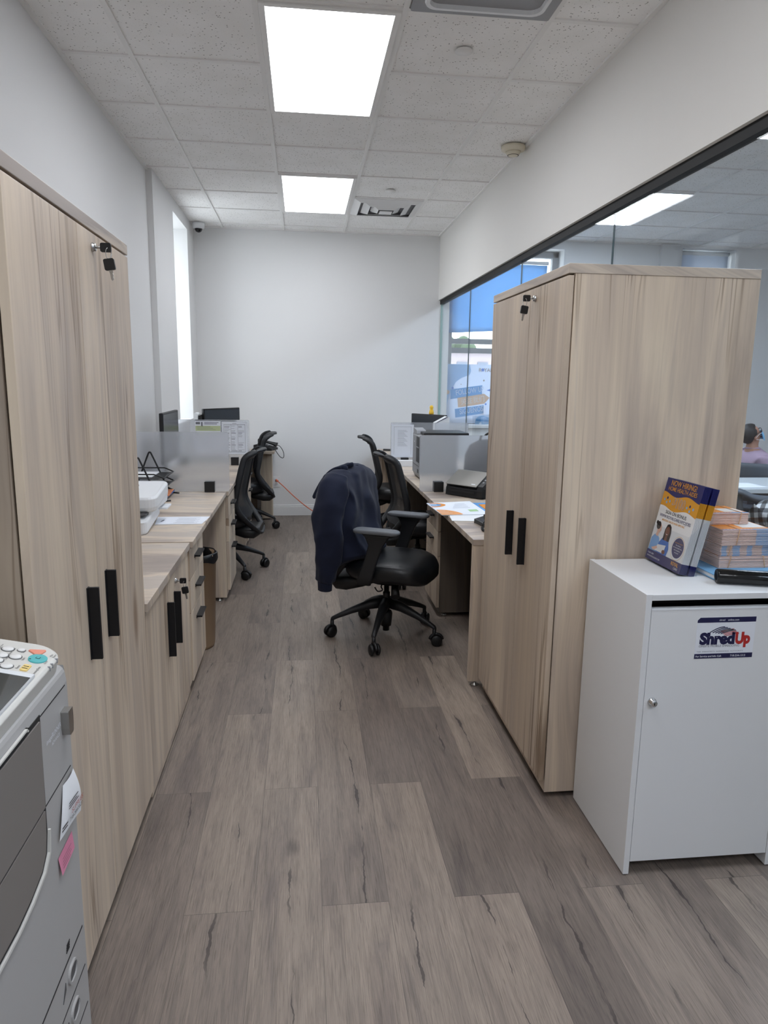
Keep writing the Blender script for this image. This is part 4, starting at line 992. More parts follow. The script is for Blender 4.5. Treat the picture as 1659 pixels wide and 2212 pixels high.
# touch screen in its bright bezel, further along the panel
b = MB(); o_ = [(.140+a, bb) for a, bb in ((0,.004),(0,.20),(-.42,.20),(-.42,.004))]; i_ = [(.134+a, bb) for a, bb in ((0,.0085),(0,.19),(-.40,.19),(-.40,.0085))]
b.loft([[P0 + PU*a + PV*bb + PN*z for a, bb in P] for P, z in ((o_, .0), (o_, .004), ([(a*.985+.002, bb*.97+.001) for a, bb in o_], .006), (i_, .0022))], 0, False, cap=False)
b.build('screen_bezel', M['white_pl'], pan, fix=True)
b = MB(); b.poly(P0, PU, PV, i_, 0, .0022); b.build('touch_screen', M['lcd'], pan)
gr = MB()
for a in (1.226, 1.203, 1.190): gr.box(-.4400, a-.0009, .974, -.4302, a+.0009, .9822)
gr.build('indicator_gap', M['gray_pl'], pan)
# front: seam lines, handle, printing, covers
x = XFc + .0006
for y0_, z0_, z1_ in ((1.126,.9205,.9225),(1.120,.7625,.7645),(.47,.424,.4275),(.47,.339,.3415),(.47,.254,.2565)): MB().box(XFc-.002, y0_, z0_, x, YE-.012, z1_).build('seam_line', M['gap'], t)
b = MB(); cov = [(.46,.663),(.98,.650),(1.03,.655),(1.085,.667),(1.108,.685),(1.118,.720),(1.125,.926),(.46,.935)]
b.prism([(a, z) for a, z in cov], (XFc-.004,0,0), (0,1,0), (0,0,1), (.0052,0,0)); b.build('cover_recess', M['gap'], t, fix=True)
b = MB(); cov2 = [(.46,.768),(1.112,.768),(1.119,.918),(.46,.926)]; b.prism(cov2, (XFc-.002,0,0), (0,1,0), (0,0,1), (.0056,0,0)); b.build('toner_cover', M['cop_dark'], t, bevel=.002, fix=True)
b = MB(); cov3 = [(.46,.672),(.975,.659),(1.03,.664),(1.078,.675),(1.098,.692),(1.107,.722),(1.111,.763),(.46,.763)]; b.prism(cov3, (XFc-.002,0,0), (0,1,0), (0,0,1), (.0056,0,0)); b.build('lower_cover', M['cop_dark'], t, bevel=.002, fix=True)
b = MB(); b.prism([(.46,.654),(.98,.643),(1.04,.648),(1.095,.660),(1.119,.680),(1.126,.72),(1.122,.72),(1.114,.684),(1.090,.664),(1.035,.653),(.98,.648),(.46,.660)], (XFc-.002,0,0), (0,1,0), (0,0,1), (.0062,0,0)); b.build('cover_lip', M['cop_light'], t, fix=True)
b = MB(); b.box(XFc, .47, .929, XFc+.0045, 1.07, .932); b.box(XFc, 1.066, .926, XFc+.0045, 1.07, .932); b.build('grip_line', M['cop_light'], t)
b = MB(); b.prism([(1.222,.838),(1.240,.838),(1.243,.852),(1.243,.884),(1.219,.884),(1.219,.852)], (XFc,0,0), (0,1,0), (0,0,1), (.014,0,0)); b.build('latch', M['steel'], t, bevel=.002, fix=True)
lt = MB(); lt.text('imageRUNNER', (x, 1.143, .861), (0,1,0), (0,0,1), .0125, 0, xs=.90, lift=.0008); lt.text('ADVANCE', (x, 1.166, .848), (0,1,0), (0,0,1), .0085, 0, lift=.0008); lt.build('front_lettering', M['white_ink'], t)
for zc in (.390, .307):
    h = MB(); R0 = rrect(.046, .036, .017, 6, 1.181, zc); R1 = rrect(.038, .028, .0138, 6, 1.181, zc)
    h.loft([[V((XFc, a, z)) for a, z in R0], [V((XFc+.004, a, z)) for a, z in R0], [V((XFc+.004, a, z)) for a, z in R1], [V((XFc+.0012, a, z)) for a, z in R1]], 0, False, cap=False)
    h.poly((XFc+.0012,0,0), (0,1,0), (0,0,1), R1, 1, .0001); h.build('drawer_grip', [M['cop'], M['dgray_pl']], t, fix=True)
    MB().prism([(1.128,zc-.020),(1.146,zc-.006),(1.146,zc+.008)], (XFc,0,0), (0,1,0), (0,0,1), (.0012,0,0)).build('paper_level_mark', M['dgray_pl'], t, fix=True)
lg = MB()
for i in range(4): lg.box(x, 1.160+i*.0012, .445+i*.004, x+.0006, 1.176+i*.0012, .4475+i*.004)
lg.build('size_label', M['black_ink'], t)
n_ = MB(); n_.add([(XFc+.0012,1.155,.6405),(XFc+.0012,1.229,.644),(XFc+.004,1.230,.609),(XFc+.006,1.156,.606)], [(0,1,2,3)]); 
for i in range(4): n_.quad((XFc+.0045,1.165,.632-i*.006), (0,1,0), (0,0,1), 0, 0, .045-.006*(i % 2), .0009, 1, .0009)
n_.build('pink_note', [M['pink'], M['black_ink']], t)
# white service label curling off the front
s = MB(); rows = []
for i in range(9):
    v_ = i/8; row = []
    for j in range(9):
        u_ = j/8; top = V((XFc+.001, 1.202, .752)).lerp(V((XFc+.003, 1.253, .756)), u_); bot = V((XFc+.002, 1.158, .672)).lerp(V((XFc+.012, 1.262, .664)), u_)
        p = top.lerp(bot, v_); p.x += .007*math.sin(PI*v_)*u_ + .003*math.sin(3*u_+2*v_); row.append(p)
    rows.append(row)
s.sheet(rows); 
def on(u_, v_, d=.0012):
    i = min(int(v_*8), 7); j = min(int(u_*8), 7); a, b2 = v_*8-i, u_*8-j
    return (rows[i][j].lerp(rows[i][j+1], b2)).lerp(rows[i+1][j].lerp(rows[i+1][j+1], b2), a) + V((d,0,d*.3))
def patch(u0, v0, u1, v1, m): s.add([on(u0,v0), on(u0,v1), on(u1,v1), on(u1,v0)], [(0,1,2,3)], m)
for i in range(3): patch(.30, .46+.05*i, .84-.1*(i % 2), .48+.05*i, 2)
for i in range(2): patch(.05, .80+.06*i, .30, .825+.06*i, 2)
tx_ = MB(); 
a_, b_ = on(.42,.72,.002), on(.95,.70,.002); uu_ = (b_-a_).normalized(); vv_ = (on(.42,.60)-on(.42,.72)).normalized(); 
s.text('SUPPLIES', a_, uu_, vv_, .0135, 1, lift=.001); s.text('718-284-5623', on(.36,.86,.002), uu_, vv_, .0105, 2, lift=.001)
o = s.build('service_label', [M['paper'], M['red_ink'], M['black_ink']], t)
# ------------------------------------------------------------------ things on the left desks
D = DZ + .001
M['print'] = mat('grey_print', (110,112,120), .8); M['print_dark'] = mat('dark_print', (44,46,72), .8); M['print_green'] = mat('green_print_band', (190,202,160), .8)
M['ppaper'] = mat('cool_white_paper', (226,230,238), .8)
# stacked wire letter trays
t = thing('letter_tray', 'black wire letter tray stack with papers on the first left desk against the frosted screen', 'letter tray', (-.97, 4.44, DZ))
m, nt, N, L, b = new_mat('black_wire_mesh'); b.inputs['Base Color'].default_value = rgb(18,18,20); b.inputs['Roughness'].default_value = .5; b.inputs['Alpha'].default_value = .93; M['wmesh'] = m
tx0, tx1, ty0, ty1 = -1.11, -.822, 4.27, 4.60
for zb in (.752, .815, .872):
    f = MB(); f.box(tx0, ty0, zb, tx1-.03, ty1, zb+.002)
    f.add([(tx1-.03,ty0,zb+.001),(tx1,ty0+.03,zb+.008),(tx1,ty1-.03,zb+.008),(tx1-.03,ty1,zb+.001)], [(0,1,2,3)])
    tr = f.build('tray', M['wmesh'], t)
    w_ = MB(); h = .030
    w_.tube([(tx1,ty0+.005,zb+.006),(tx1-.055,ty0,zb+h),(tx0,ty0,zb+h),(tx0,ty1,zb+h),(tx1-.055,ty1,zb+h),(tx1,ty1-.005,zb+.006)], .0042, 8, closed=True)
    w_.build('rim_wire', M['black'], tr)
for y in (ty0-.004, ty1+.004):
    P = catmull([(-.845,y,.742),(-.875,y,.80),(-.945,y,.965),(-.965,y,1.0),(-.985,y,.965),(-1.05,y,.80),(-1.085,y,.742)], 6)
    MB().tube(P, .0055, 8).build('side_frame', M['black'], t)
MB().tube([(-.835,ty0-.004,.742),(-.79,ty0+.02,.741)], .0055, 8).build('front_leg', M['black'], t)
MB().tube([(-.835,ty1+.004,.742),(-.79,ty1-.02,.741)], .0055, 8).build('front_leg', M['black'], t)
def sheet_(name, x0, y0, x1, y1, z, h, mm, label, cat, rot=0, group=None, tilt=0):
    c = V(((x0+x1)/2, (y0+y1)/2, z)); b = MB(); b.box(-(x1-x0)/2, -(y1-y0)/2, 0, (x1-x0)/2, (y1-y0)/2, h)
    o = b.build(name, mm); o.location = c; o.rotation_euler = (0, tilt, rot); return tag(o, label, cat, group)
sheet_('paper_pile', -1.08, 4.34, -.905, 4.57, .875, .006, M['paper'], 'white papers in the top tier of the letter tray', 'papers')
sheet_('paper_pile', -1.08, 4.33, -.875, 4.57, .818, .006, M['paper'], 'white papers in the middle tier of the letter tray', 'papers')
sheet_('folder', -1.08, 4.30, -.815, 4.57, .755, .008, mat('blue_folder', (58,104,176), .5), 'blue folder in the bottom tier of the letter tray', 'folder')
sheet_('folder', -1.07, 4.31, -.812, 4.56, .7635, .006, mat('orange_folder', (218,136,92), .5), 'orange folder lying on the blue one in the letter tray', 'folder', .05)
# white label printer with its tray open
t = thing('label_printer', 'white desktop printer with open lower tray on the first left desk beside the tall cabinet', 'printer', (-.9, 3.58, DZ))
b = MB(); R = []
for z, gx, gy in ((DZ,.0,.0),(DZ+.010,.006,.006),(DZ+.05,.006,.010),(DZ+.060,.0,.02)):
    R.append([V((x, y, z + .045*max(0, (y-3.35)/.35))) for x, y in rrect(.36+gx-.02, .34+gy, .03, 4, -.905, 3.52)])
b.loft(R, 0, False); b.build('lower_tray', M['white_pl'], t, bevel=.003, fix=True)
b = MB(); b.box(-1.06, 3.40, DZ+.082, -.745, 3.70, DZ+.088); b.build('paper_bed', M['dgray_pl'], t)
b = MB(); R = []
for z, k in ((DZ+.088,.90),(DZ+.098,.97),(DZ+.145,1.0),(DZ+.185,1.0),(DZ+.195,.96)):
    R.append([V((-.895 + (x+.895)*k, 3.62 + (y-3.62)*k, z - .035*max(0,(3.72-y)/.3)*(z > DZ+.13))) for x, y in rrect(.385, .36, .05, 5, -.895, 3.62)])
b.loft(R, 0, False); b.build('upper_body', M['white_pl'], t, bevel=.004, fix=True)
b = MB(); b.prism([(a, bb) for a, bb in rrect(.20, .17, .012, 4, -.93, 3.60)], (0,0,DZ+.1785-.36), (1,0,0), (0,1,.10), (0,0,.006)); b.build('lid_window', M['gray_pl'], t, fix=True)
b = MB(); b.box(-.735, 3.64, DZ+.070, -.69, 3.76, DZ+.080); b.build('side_flap', M['white_pl'], t, bevel=.002)
b = MB(); b.box(-.748, 3.47, DZ+.055, -.735, 3.53, DZ+.10); b.build('tray_clip', M['white_pl'], t, bevel=.002)
# form lying on the desk
b = MB(); o_ = (0,0,D); b.add([(-.769,3.795,D),(-.497,3.798,D),(-.514,3.60,D),(-.745,3.598,D)], [(0,3,2,1)], 0)
b.add([(-.769,3.795,D-.0006),(-.497,3.798,D-.0006),(-.514,3.60,D-.0006),(-.745,3.598,D-.0006)], [(0,1,2,3)], 0)
for i in range(7): b.quad((0,0,D), (1,0,0), (0,1,0), -.66+.005*(i % 3), 3.625+i*.022, -.54-.02*(i % 2), 3.628+i*.022, 1, .0004)
b.quad((0,0,D), (1,0,0), (.2,1,0), -.735-.73, 3.665, -.728-.73, 3.71, 2, .0005)
tag(b.build('printed_form', [M['ppaper'], M['print'], M['print_dark']]), 'white printed form lying on the first left desk near its edge', 'paper')
# bin in the kneehole
t = thing('waste_bin', 'tan waste bin with a black bag under the first left desk', 'bin', (-.605, 3.83, 0))
M['kraft'] = mat('tan_bin', (158,134,108), .6); c = (-.605, 3.83, 0)
MB().lathe([(.0,.002),(.105,.002),(.110,.02),(.128,.52),(.131,.52),(.131,.53),(.126,.53),(.122,.50),(.102,.03),(.0,.028)], c, n=36).build('bucket', M['kraft'], t, fix=True)
R = []
for i, (r_, z) in enumerate(((.135,.49),(.134,.515),(.134,.533),(.128,.537),(.118,.50),(.10,.38),(.05,.30),(.004,.29))):
    R.append([V((c[0]+(r_+.004*math.sin(7*q+i)*(r_ > .09))*math.cos(q), c[1]+(r_+.004*math.sin(7*q+i)*(r_ > .09))*math.sin(q), z+.010*math.sin(5*q)*(i == 0))) for q in [2*PI*j/40 for j in range(40)]])
MB().loft(R, cap=False).build('bag', M['black'], t)
# monitors
M['screen_off'] = mat('monitor_screen_off', (46,50,56), .22)
def monitor(label, c, w, h, zc, face, stand=True):
    """face: angle of the screen normal"""
    t = thing('monitor', label, 'monitor', (c[0], c[1], DZ), 0, None)
    n = V((math.cos(face), math.sin(face), 0)); u = V((-n.y, n.x, 0)); C_ = V((c[0], c[1], zc))
    fr = Matrix((u, n, V((0,0,1)))).transposed()
    MB().obox(C_, w, .028, h, fr).build('housing', M['black'], t, bevel=.006)
    MB().obox(C_ + n*.0142, w-.022, .001, h-.026, fr).build('screen', M['screen_off'], t)
    b = MB(); b.obox(C_ - n*.035 + V((0,0,-(zc-DZ)/2+.0)), .05, .02, zc-DZ, fr); b.build('stand_neck', M['black'], t, bevel=.004)
    b = MB(); b.obox(V((c[0],c[1],DZ+.007)) - n*.03, .22, .17, .012, fr); b.build('stand_foot', M['black'], t, bevel=.005)
monitor('slim black-edged monitor facing the aisle on the middle left desk', (-.965, 5.31), .60, .36, 1.045, 0.0)
monitor('dark monitor turned across the farthest left desk', (-.775, 6.95), .50, .33, 1.02, math.radians(-36))
t = thing('router', 'slim white box with a black side on the farthest left desk beside the dark monitor', 'router', (-.97, 6.72, DZ))
b = MB(); b.prism([(-.999,DZ),(-.945,DZ),(-.952,1.135),(-.962,1.15),(-.985,1.15)], (0,6.64,0), (1,0,0), (0,0,1), (0,.16,0)); b.build('case', M['white_pl'], t, bevel=.004, fix=True)
MB().box(-.946, 6.64, DZ+.002, -.932, 6.80, 1.13).build('side_panel', M['black'], t, bevel=.003)
# the two papers taped on the far left screen
ysc = 6.1162
def notice(label, x0, x1, z0, z1, y, kind):
    b = MB(); b.box(x0, y-.0006, z0, x1, y, z1, 0); o = V((x0, y-.0006, z0)); u, v = V((1,0,0)), V((0,0,1)); w, h = x1-x0, z1-z0
    if kind == 'band':
        b.quad(o, u, v, w*.03, h*.90, w*.20, h*.97, 1); b.quad(o, u, v, w*.24, h*.84, w*.30, h*.97, 1)
        for i, q in enumerate((.945,.905)): b.quad(o, u, v, w*.36, h*q, w*(.92-.06*i), h*(q+.016), 2)
        b.quad(o, u, v, w*.02, h*.70, w*.99, h*.855, 3)
        for i in range(3): b.quad(o, u, v, w*.08, h*(.735+.04*i), w*(.8-.1*i), h*(.743+.04*i), 1, .0008)
        b.quad(o, u, v, w*.06, h*.60, w*.96, h*.625, 2)
        for i in range(9): b.quad(o, u, v, w*.06, h*(.52-.05*i), w*(.93-.07*(i % 3)), h*(.53-.05*i), 1)
    elif kind == 'table':
        e = .0016
        for a, bb, c_, d_ in ((.08,.06,.92,.07),(.08,.91,.92,.92)): b.quad(o, u, v, w*a, h*bb, w*c_, h*d_, 1)
        for a in (.08, .36, .63, .91): b.quad(o, u, v, w*a, h*.06, w*a+e, h*.92, 1)
        for col_ in range(3):
            for i in range(22):
                if random.random() < .8: b.quad(o, u, v, w*(.10+.275*col_), h*(.09+.037*i), w*(.10+.275*col_+.12+.12*random.random()), h*(.097+.037*i + (.008 if i % 5 == 0 else 0)), 1)
        b.quad(o, u, v, w*.42, h*.945, w*.58, h*.955, 1)
    else:
        for i in range(14): b.quad(o, u, v, w*.28, h*(.35+.036*i), w*(.72-.05*(i % 4)), h*(.356+.036*i), 1)
        b.quad(o, u, v, w*.1, h*.93, w*.9, h*.935, 1)
        for a in (.12, .88): b.quad(o, u, v, w*a, h*.08, w*a+.0012, h*.935, 1)
    ob = b.build('notice', [M['ppaper'], M['print'], M['print_dark'], M['print_green']]); return tag(ob, label, 'paper', 'papers taped on the desk screens')
notice('printed notice with a pale green band on the far left screen', -.902, -.690, .835, 1.110, ysc, 'band')
notice('white sheet with a three column table on the far left screen', -.682, -.470, .832, 1.105, ysc, 'table')
notice('nearly blank white sheet on the left end of the far right screen', .766, .962, .808, 1.093, 6.1112, 'faint')
# return top and desk phone at the far left end
t = thing('side_table', 'short oak return top with its panel at the back wall behind the far left chair', 'table', (-.36, 7.47, 0))
MB().box(-.477, 7.30, DZ-.028, -.292, 7.605, DZ).build('top', M['oak_top'], t, bevel=.0015)
MB().box(-.44, 7.40, .02, -.322, 7.42, DZ-.028).build('end_panel', M['oak_brown'], t)
MB().box(-.344, 7.42, .02, -.322, 7.60, DZ-.028).build('end_panel', M['oak_side'], t)
def phone(label, c, rot, coil):
    t = thing('desk_phone', label, 'phone', (c[0], c[1], DZ), rot)
    b = MB(); b.prism([(-.10,0),(.10,0),(.10,.055),(.06,.065),(-.10,.022)], (0,-.085,0), (1,0,0), (0,0,1), (0,.17,0)); b.build('base', M['black'], t, world=False, bevel=.006, fix=True)
    P = catmull([(-.098,-.062,.050),(-.06,-.062,.062),(.0,-.062,.075),(.06,-.062,.088),(.105,-.062,.085)], 5)
    b = MB(); b.tube(P, [.024-.010*math.sin(PI*i/(len(P)-1)) for i in range(len(P))], 14, flat=1.15); b.build('handset', M['black'], t, world=False)
    for i in range(4):
        for j in range(3): MB().box(-.04+.024*i-.008, .0+.026*j-.009, .036+.006*i+.006, -.04+.024*i+.008, .0+.026*j+.009, .040+.0075*i+.012).build('phone_button', M['dgray_pl'], t, world=False, bevel=.002)
    if coil:
        K = catmull(coil, 24); pts = []; 
        for i, p in enumerate(K):
            tn = (K[min(i+1, len(K)-1)] - K[max(i-1, 0)]).normalized(); a = tn.orthogonal().normalized(); bb = tn.cross(a)
            q = i*1.35; pts.append(p + (a*math.cos(q)+bb*math.sin(q))*.0052)
        MB().tube(pts, .0028, 6).build('coiled_cord', M['black'], t, world=False)
    return t
phone('black desk phone on the return top by the back wall', (-.385, 7.45), math.radians(160), None)
b = MB(); b.tube(catmull([(-.33,7.50,.755),(-.295,7.49,.775),(-.245,7.49,.775),(-.205,7.50,.71),(-.205,7.52,.650),(-.24,7.54,.655),(-.285,7.56,.715),(-.30,7.57,.745),(-.33,7.57,.744)], 8), .0035, 6)
tag(b.build('cable_loop', M['black']), 'black cable loop hanging off the return top by the back wall', 'cable')
b = MB(); b.tube(catmull([(-.285,7.650,.393),(-.285,7.615,.392),(-.268,7.60,.385)], 4), [.011]*9, 10); b.tube(catmull([(-.272,7.603,.386),(-.20,7.57,.325),(-.10,7.52,.235),(.02,7.44,.145),(.14,7.37,.075),(.27,7.32,.022),(.42,7.30,.007),(.62,7.25,.007),(.92,7.22,.007)], 8), .0055, 8)
tag(b.build('extension_cord', mat('orange_cord', (206,108,78), .55)), 'orange extension cord running from the back wall outlet down to the floor', 'cord')

# ------------------------------------------------------------------ things on the right desks
t = thing('document_scanner', 'black and silver document scanner set askew before the near right frosted screen', 'scanner', (1.02, 4.4, DZ))
so = V((.929, 4.505, DZ)); su = V((.640,-.768,0)).normalized(); sd = V((.768,.640,0)).normalized(); sz = V((0,0,1)); SW = .29
def sp(poly, u0, u1, mm, name, bev=.004): return MB().prism(poly, so + su*u0, sd, sz, su*(u1-u0)).build(name, mm, t, bevel=bev, fix=True)
sp([(0.0,.004),(.005,.050),(.012,.062),(.165,.062),(.165,.004)], 0, SW, M['black'], 'base')
sp([(.0,.066),(.008,.072),(.135,.150),(.160,.150),(.166,.070)], .004, SW-.045, M['black'], 'lid_body')
sp([(-.004,.074),(-.001,.080),(.128,.1555),(.142,.1575),(.142,.152),(.130,.150)], .000, SW-.044, mat('silver_lid', (150,147,141), .42, metal=.35), 'silver_lid', .002)
sp([(.0,.050),(.01,.080),(.145,.162),(.170,.162),(.170,.004),(.0,.004)], SW-.042, SW, M['black'], 'button_side')
for i in range(4):
    q = so + su*(SW-.021) + sd*(.045+.022*i) + sz*(.1012+.0137*i)
    k = MB(); k.obox(q, .012, .010, .004, Matrix((su, (sd*.85+sz*.52).normalized(), su.cross((sd*.85+sz*.52).normalized()))).transposed()); k.build('scanner_button', M['gray_pl'], t, bevel=.001)
b = MB(); nn = (sz*.865-sd*.5).normalized(); vv = (sd*.865+sz*.5).normalized(); b.obox(so + su*(SW-.078) + sd*.012 + sz*.0885, .030, .008, .002, Matrix((su, vv, nn)).transposed()); b.build('badge', M['white_pl'], t)
sp([(-.0012,.030),(.004,.030),(.004,.040),(-.0012,.040)], .02, SW-.06, M['gap'], 'paper_slot', 0)
# flyers and papers spread at the desk edge
M['or_print'] = mat('orange_flyer_print', (232,160,96), .5); M['or2_print'] = mat('deep_orange_flyer_print', (226,142,40), .5); M['bl_print'] = mat('blue_flyer_print', (86,150,208), .5); M['gr_print'] = mat('green_flyer_print', (168,206,150), .5)
z = D+.006; P4 = [V((.738,4.140,z)), V((.760,3.762,z)), V((1.03,3.775,z)), V((1.02,4.205,z))]
def quadmap(P, a, bb): return P[1].lerp(P[2], a).lerp(P[0].lerp(P[3], a), bb)    # a: away from the aisle, bb: away from the viewer
b = MB(); 
lo = [p - V((0,0,.0035)) for p in P4]; b.loft([lo[::-1], P4[::-1]], 0, False)
def qp(pts, m, l=.0004): b.add([quadmap(P4, a, c_) + V((0,0,l)) for a, c_ in pts], [tuple(range(len(pts)))], m)
ar = lambda ca, cb, ra, rb, a0, a1, n=14: [(ca+ra*math.cos(math.radians(a0+(a1-a0)*i/n)), cb+rb*math.sin(math.radians(a0+(a1-a0)*i/n))) for i in range(n+1)]
qp([(.0,.0)] + [(.40,.0)] + ar(.0,.0,.46,.42,4,88), 1)
qp([(.0,.62)] + ar(.0,.80,.36,.19,-70,80), 2, .0006); qp(ar(.0,.80,.26,.13,-85,85), 3, .0008); qp([(.02,.70),(.16,.72),(.16,.75),(.02,.74)], 5, .001); qp([(.02,.82),(.18,.84),(.18,.88),(.02,.87)], 5, .001)
qp([(.68,.20),(.88,.22),(.88,.36),(.68,.35)], 4, .0006)
for i in range(4): qp([(.42+.05*i,.50+.1*i),(.80,.50+.1*i),(.80,.512+.1*i),(.42+.05*i,.512+.1*i)], 6, .0006)
for i in range(3): qp([(.02,.10+.1*i),(.26-.04*i,.10+.1*i),(.26-.04*i,.115+.1*i),(.02,.115+.1*i)], 5, .0007)
tag(b.build('brochure', [M['ppaper'], M['or_print'], M['or2_print'], M['bl_print'], M['gr_print'], M['fl_white'], M['print']]), 'white and orange brochure hanging over the edge of the nearest right desk', 'brochure')
b = MB(); b.box(.96, 3.87, D, 1.17, 4.165, D+.0022); tag(b.build('sheet', M['bl_print']), 'blue sheet under the white and orange brochure', 'paper')
b = MB(); b.box(1.05, 3.84, D+.0024, 1.25, 4.10, D+.0042); tag(b.build('sheet', M['or2_print']), 'deep orange sheet under the brochure beside the tall right cabinet', 'paper')
sheet_('paper_pile', .800, 3.605, 1.02, 3.86, D, .0018, M['paper'], 'thin pile of white papers showing under the front of the brochure', 'papers', -.12)
phone('black desk phone half hidden behind the tall right cabinet', (1.005, 3.50), math.radians(8), [(-.10,-.072,.045),(-.13,-.10,.012),(-.135,-.15,.008),(-.09,-.185,.008),(.0,-.18,.008),(.08,-.15,.008)])
# grey multifunction printer on the middle desk
t = thing('office_printer', 'tall grey multifunction printer with a black top on the middle right desk', 'printer', (1.04, 5.32, DZ))
px0, px1, py0, py1 = .858, 1.225, 5.16, 5.48; pt_ = 1.070
b = MB(); b.prism([(px0+.02,DZ),(px1,DZ),(px1,pt_),(px0,pt_),(px0,DZ+.04)], (0,py0,0), (1,0,0), (0,0,1), (0,py1-py0,0)); b.build('body', M['gray_pl'], t, bevel=.014, seg=3, fix=True)
b = MB(); b.box(px0+.03, py0-.003, pt_-.002, px1+.004, py1+.003, pt_+.022); b.build('top_lid', M['black'], t, bevel=.006)
b = MB(); b.box(px0-.002, py0+.015, .865, px0+.004, py0+.145, pt_-.012); b.build('output_bay', M['black'], t, bevel=.006)
b = MB(); b.box(px0-.004, py0+.018, .975, px0+.002, py0+.14, .982); b.build('bay_shelf', M['gray_pl'], t)
b = MB(); b.prism([(5.30,pt_),(5.475,pt_),(5.475,pt_+.042),(5.32,pt_+.030)], (px0+.002,0,0), (0,1,0), (0,0,1), (.07,0,0)); b.build('control_pod', M['gray_pl'], t, bevel=.006, fix=True)
b = MB(); b.box(px0-.001, py0+.03, .785, px0+.004, py0+.09, .815); b.build('tray_grip', M['black'], t, bevel=.002)
b = MB(); b.box(px0-.0012, py0+.01, .838, px0+.001, py1-.01, .841); b.build('drawer_seam', M['dgray_pl'], t)
MB().lathe([(.0,0),(.006,0),(.006,.002),(.0,.002)], (px0, 5.40, 1.01), (-1,0,0), n=14).build('power_button', M['white_pl'], t, fix=True)
# backpack standing behind the near right screen
t = thing('backpack', 'black backpack standing behind the near right frosted screen', 'backpack', (1.29, 4.765, DZ))
R = []
for z, w, d in ((DZ,.10,.06),(DZ+.02,.145,.085),(DZ+.12,.155,.095),(DZ+.22,.15,.09),(DZ+.29,.12,.075),(DZ+.325,.06,.045),(DZ+.333,.02,.02)):
    R.append([V((1.29+w*math.copysign(abs(math.cos(q))**.7, math.cos(q)), 4.765+d*math.copysign(abs(math.sin(q))**.7, math.sin(q)), z)) for q in [2*PI*i/28 for i in range(28)]])
b = MB().loft(R); bag = b.build('bag_body', mat('black_nylon', (16,17,22), .7), t)
MB().tube(catmull([(1.235,4.765,DZ+.32),(1.245,4.76,DZ+.365),(1.275,4.755,DZ+.385),(1.305,4.76,DZ+.365),(1.315,4.765,DZ+.32)], 6), .008, 8).build('carry_loop', M['black'], t)
b = MB(); b.loft([[V((1.29+.11*a*k, 4.765+.088+.03*q, DZ+.10+.075*bb*k)) for a, bb in rrect(2, 2, .5, 4)] for k, q in ((1,0),(.97,.7),(.85,1.0))]); b.build('front_pocket', bag.data.materials[0], t, fix=True)
monitor('dark monitor angled on the farthest right desk with a yellow figure on top', (1.205, 6.74), .44, .30, 1.005, math.radians(180+38))
b = MB(); b.lathe([(.0,0),(.022,.0),(.024,.012),(.019,.036),(.014,.048),(.018,.056),(.018,.070),(.012,.082),(.0,.085)], (1.225, 6.725, 1.156), n=20)
tag(b.build('figurine', mat('yellow_plastic', (236,188,52), .5), fix=True), 'small yellow figurine on top of the far right monitor', 'figurine')
t = thing('card_reader', 'white device with a dark stripe behind the far right screen', 'device', (1.24, 6.36, DZ))
b = MB(); b.prism([(1.175,DZ),(1.315,DZ),(1.315,1.15),(1.29,1.155),(1.185,1.098)], (0,6.30,0), (1,0,0), (0,0,1), (0,.10,0)); b.build('case', M['white_pl'], t, bevel=.006, fix=True)
b = MB(); b.prism([(1.19,1.098),(1.20,1.098),(1.30,1.150),(1.29,1.152)], (0,6.298,0), (1,0,0), (0,0,1), (0,.104,0)); b.build('stripe', M['navy_ink'], t, fix=True)
sheet_('paper_pile', .80, 6.02, .95, 6.09, D, .05, M['paper'], 'small white paper pile at the foot of the far right screen', 'papers')
b = MB(); b.tube(catmull([(.845,7.40,D+.010),(.90,7.36,D+.012),(1.0,7.33,D+.016),(1.12,7.34,D+.02)], 5), .012, 8, flat=.7)
tag(b.build('cable', M['black']), 'thick black cable lying on the far end of the farthest right desk', 'cable')
# under the middle right desk
t = thing('computer_tower', 'black computer tower under the middle right desk', 'computer', (1.22, 5.55, 0))
MB().box(1.06, 5.455, .012, 1.41, 5.64, .46).build('case', M['black'], t, bevel=.006)
MB().box(1.052, 5.46, .02, 1.061, 5.635, .455).build('front_panel', M['dgray_pl'], t, bevel=.003)
MB().lathe([(.0,0),(.012,0),(.012,.004),(.0,.004)], (1.052, 5.53, .40), (-1,0,0), n=18).build('power_button', M['steel'], t, fix=True)
t = thing('paper_bin', 'white paper bin under the middle right desk behind the first pedestal', 'bin', (.985, 4.735, 0))
MB().lathe([(.0,.002),(.085,.002),(.090,.015),(.112,.60),(.116,.60),(.116,.615),(.108,.615),(.084,.02),(.0,.018)], (.985,4.735,0), n=32).build('bucket', M['white_pl'], t, fix=True)
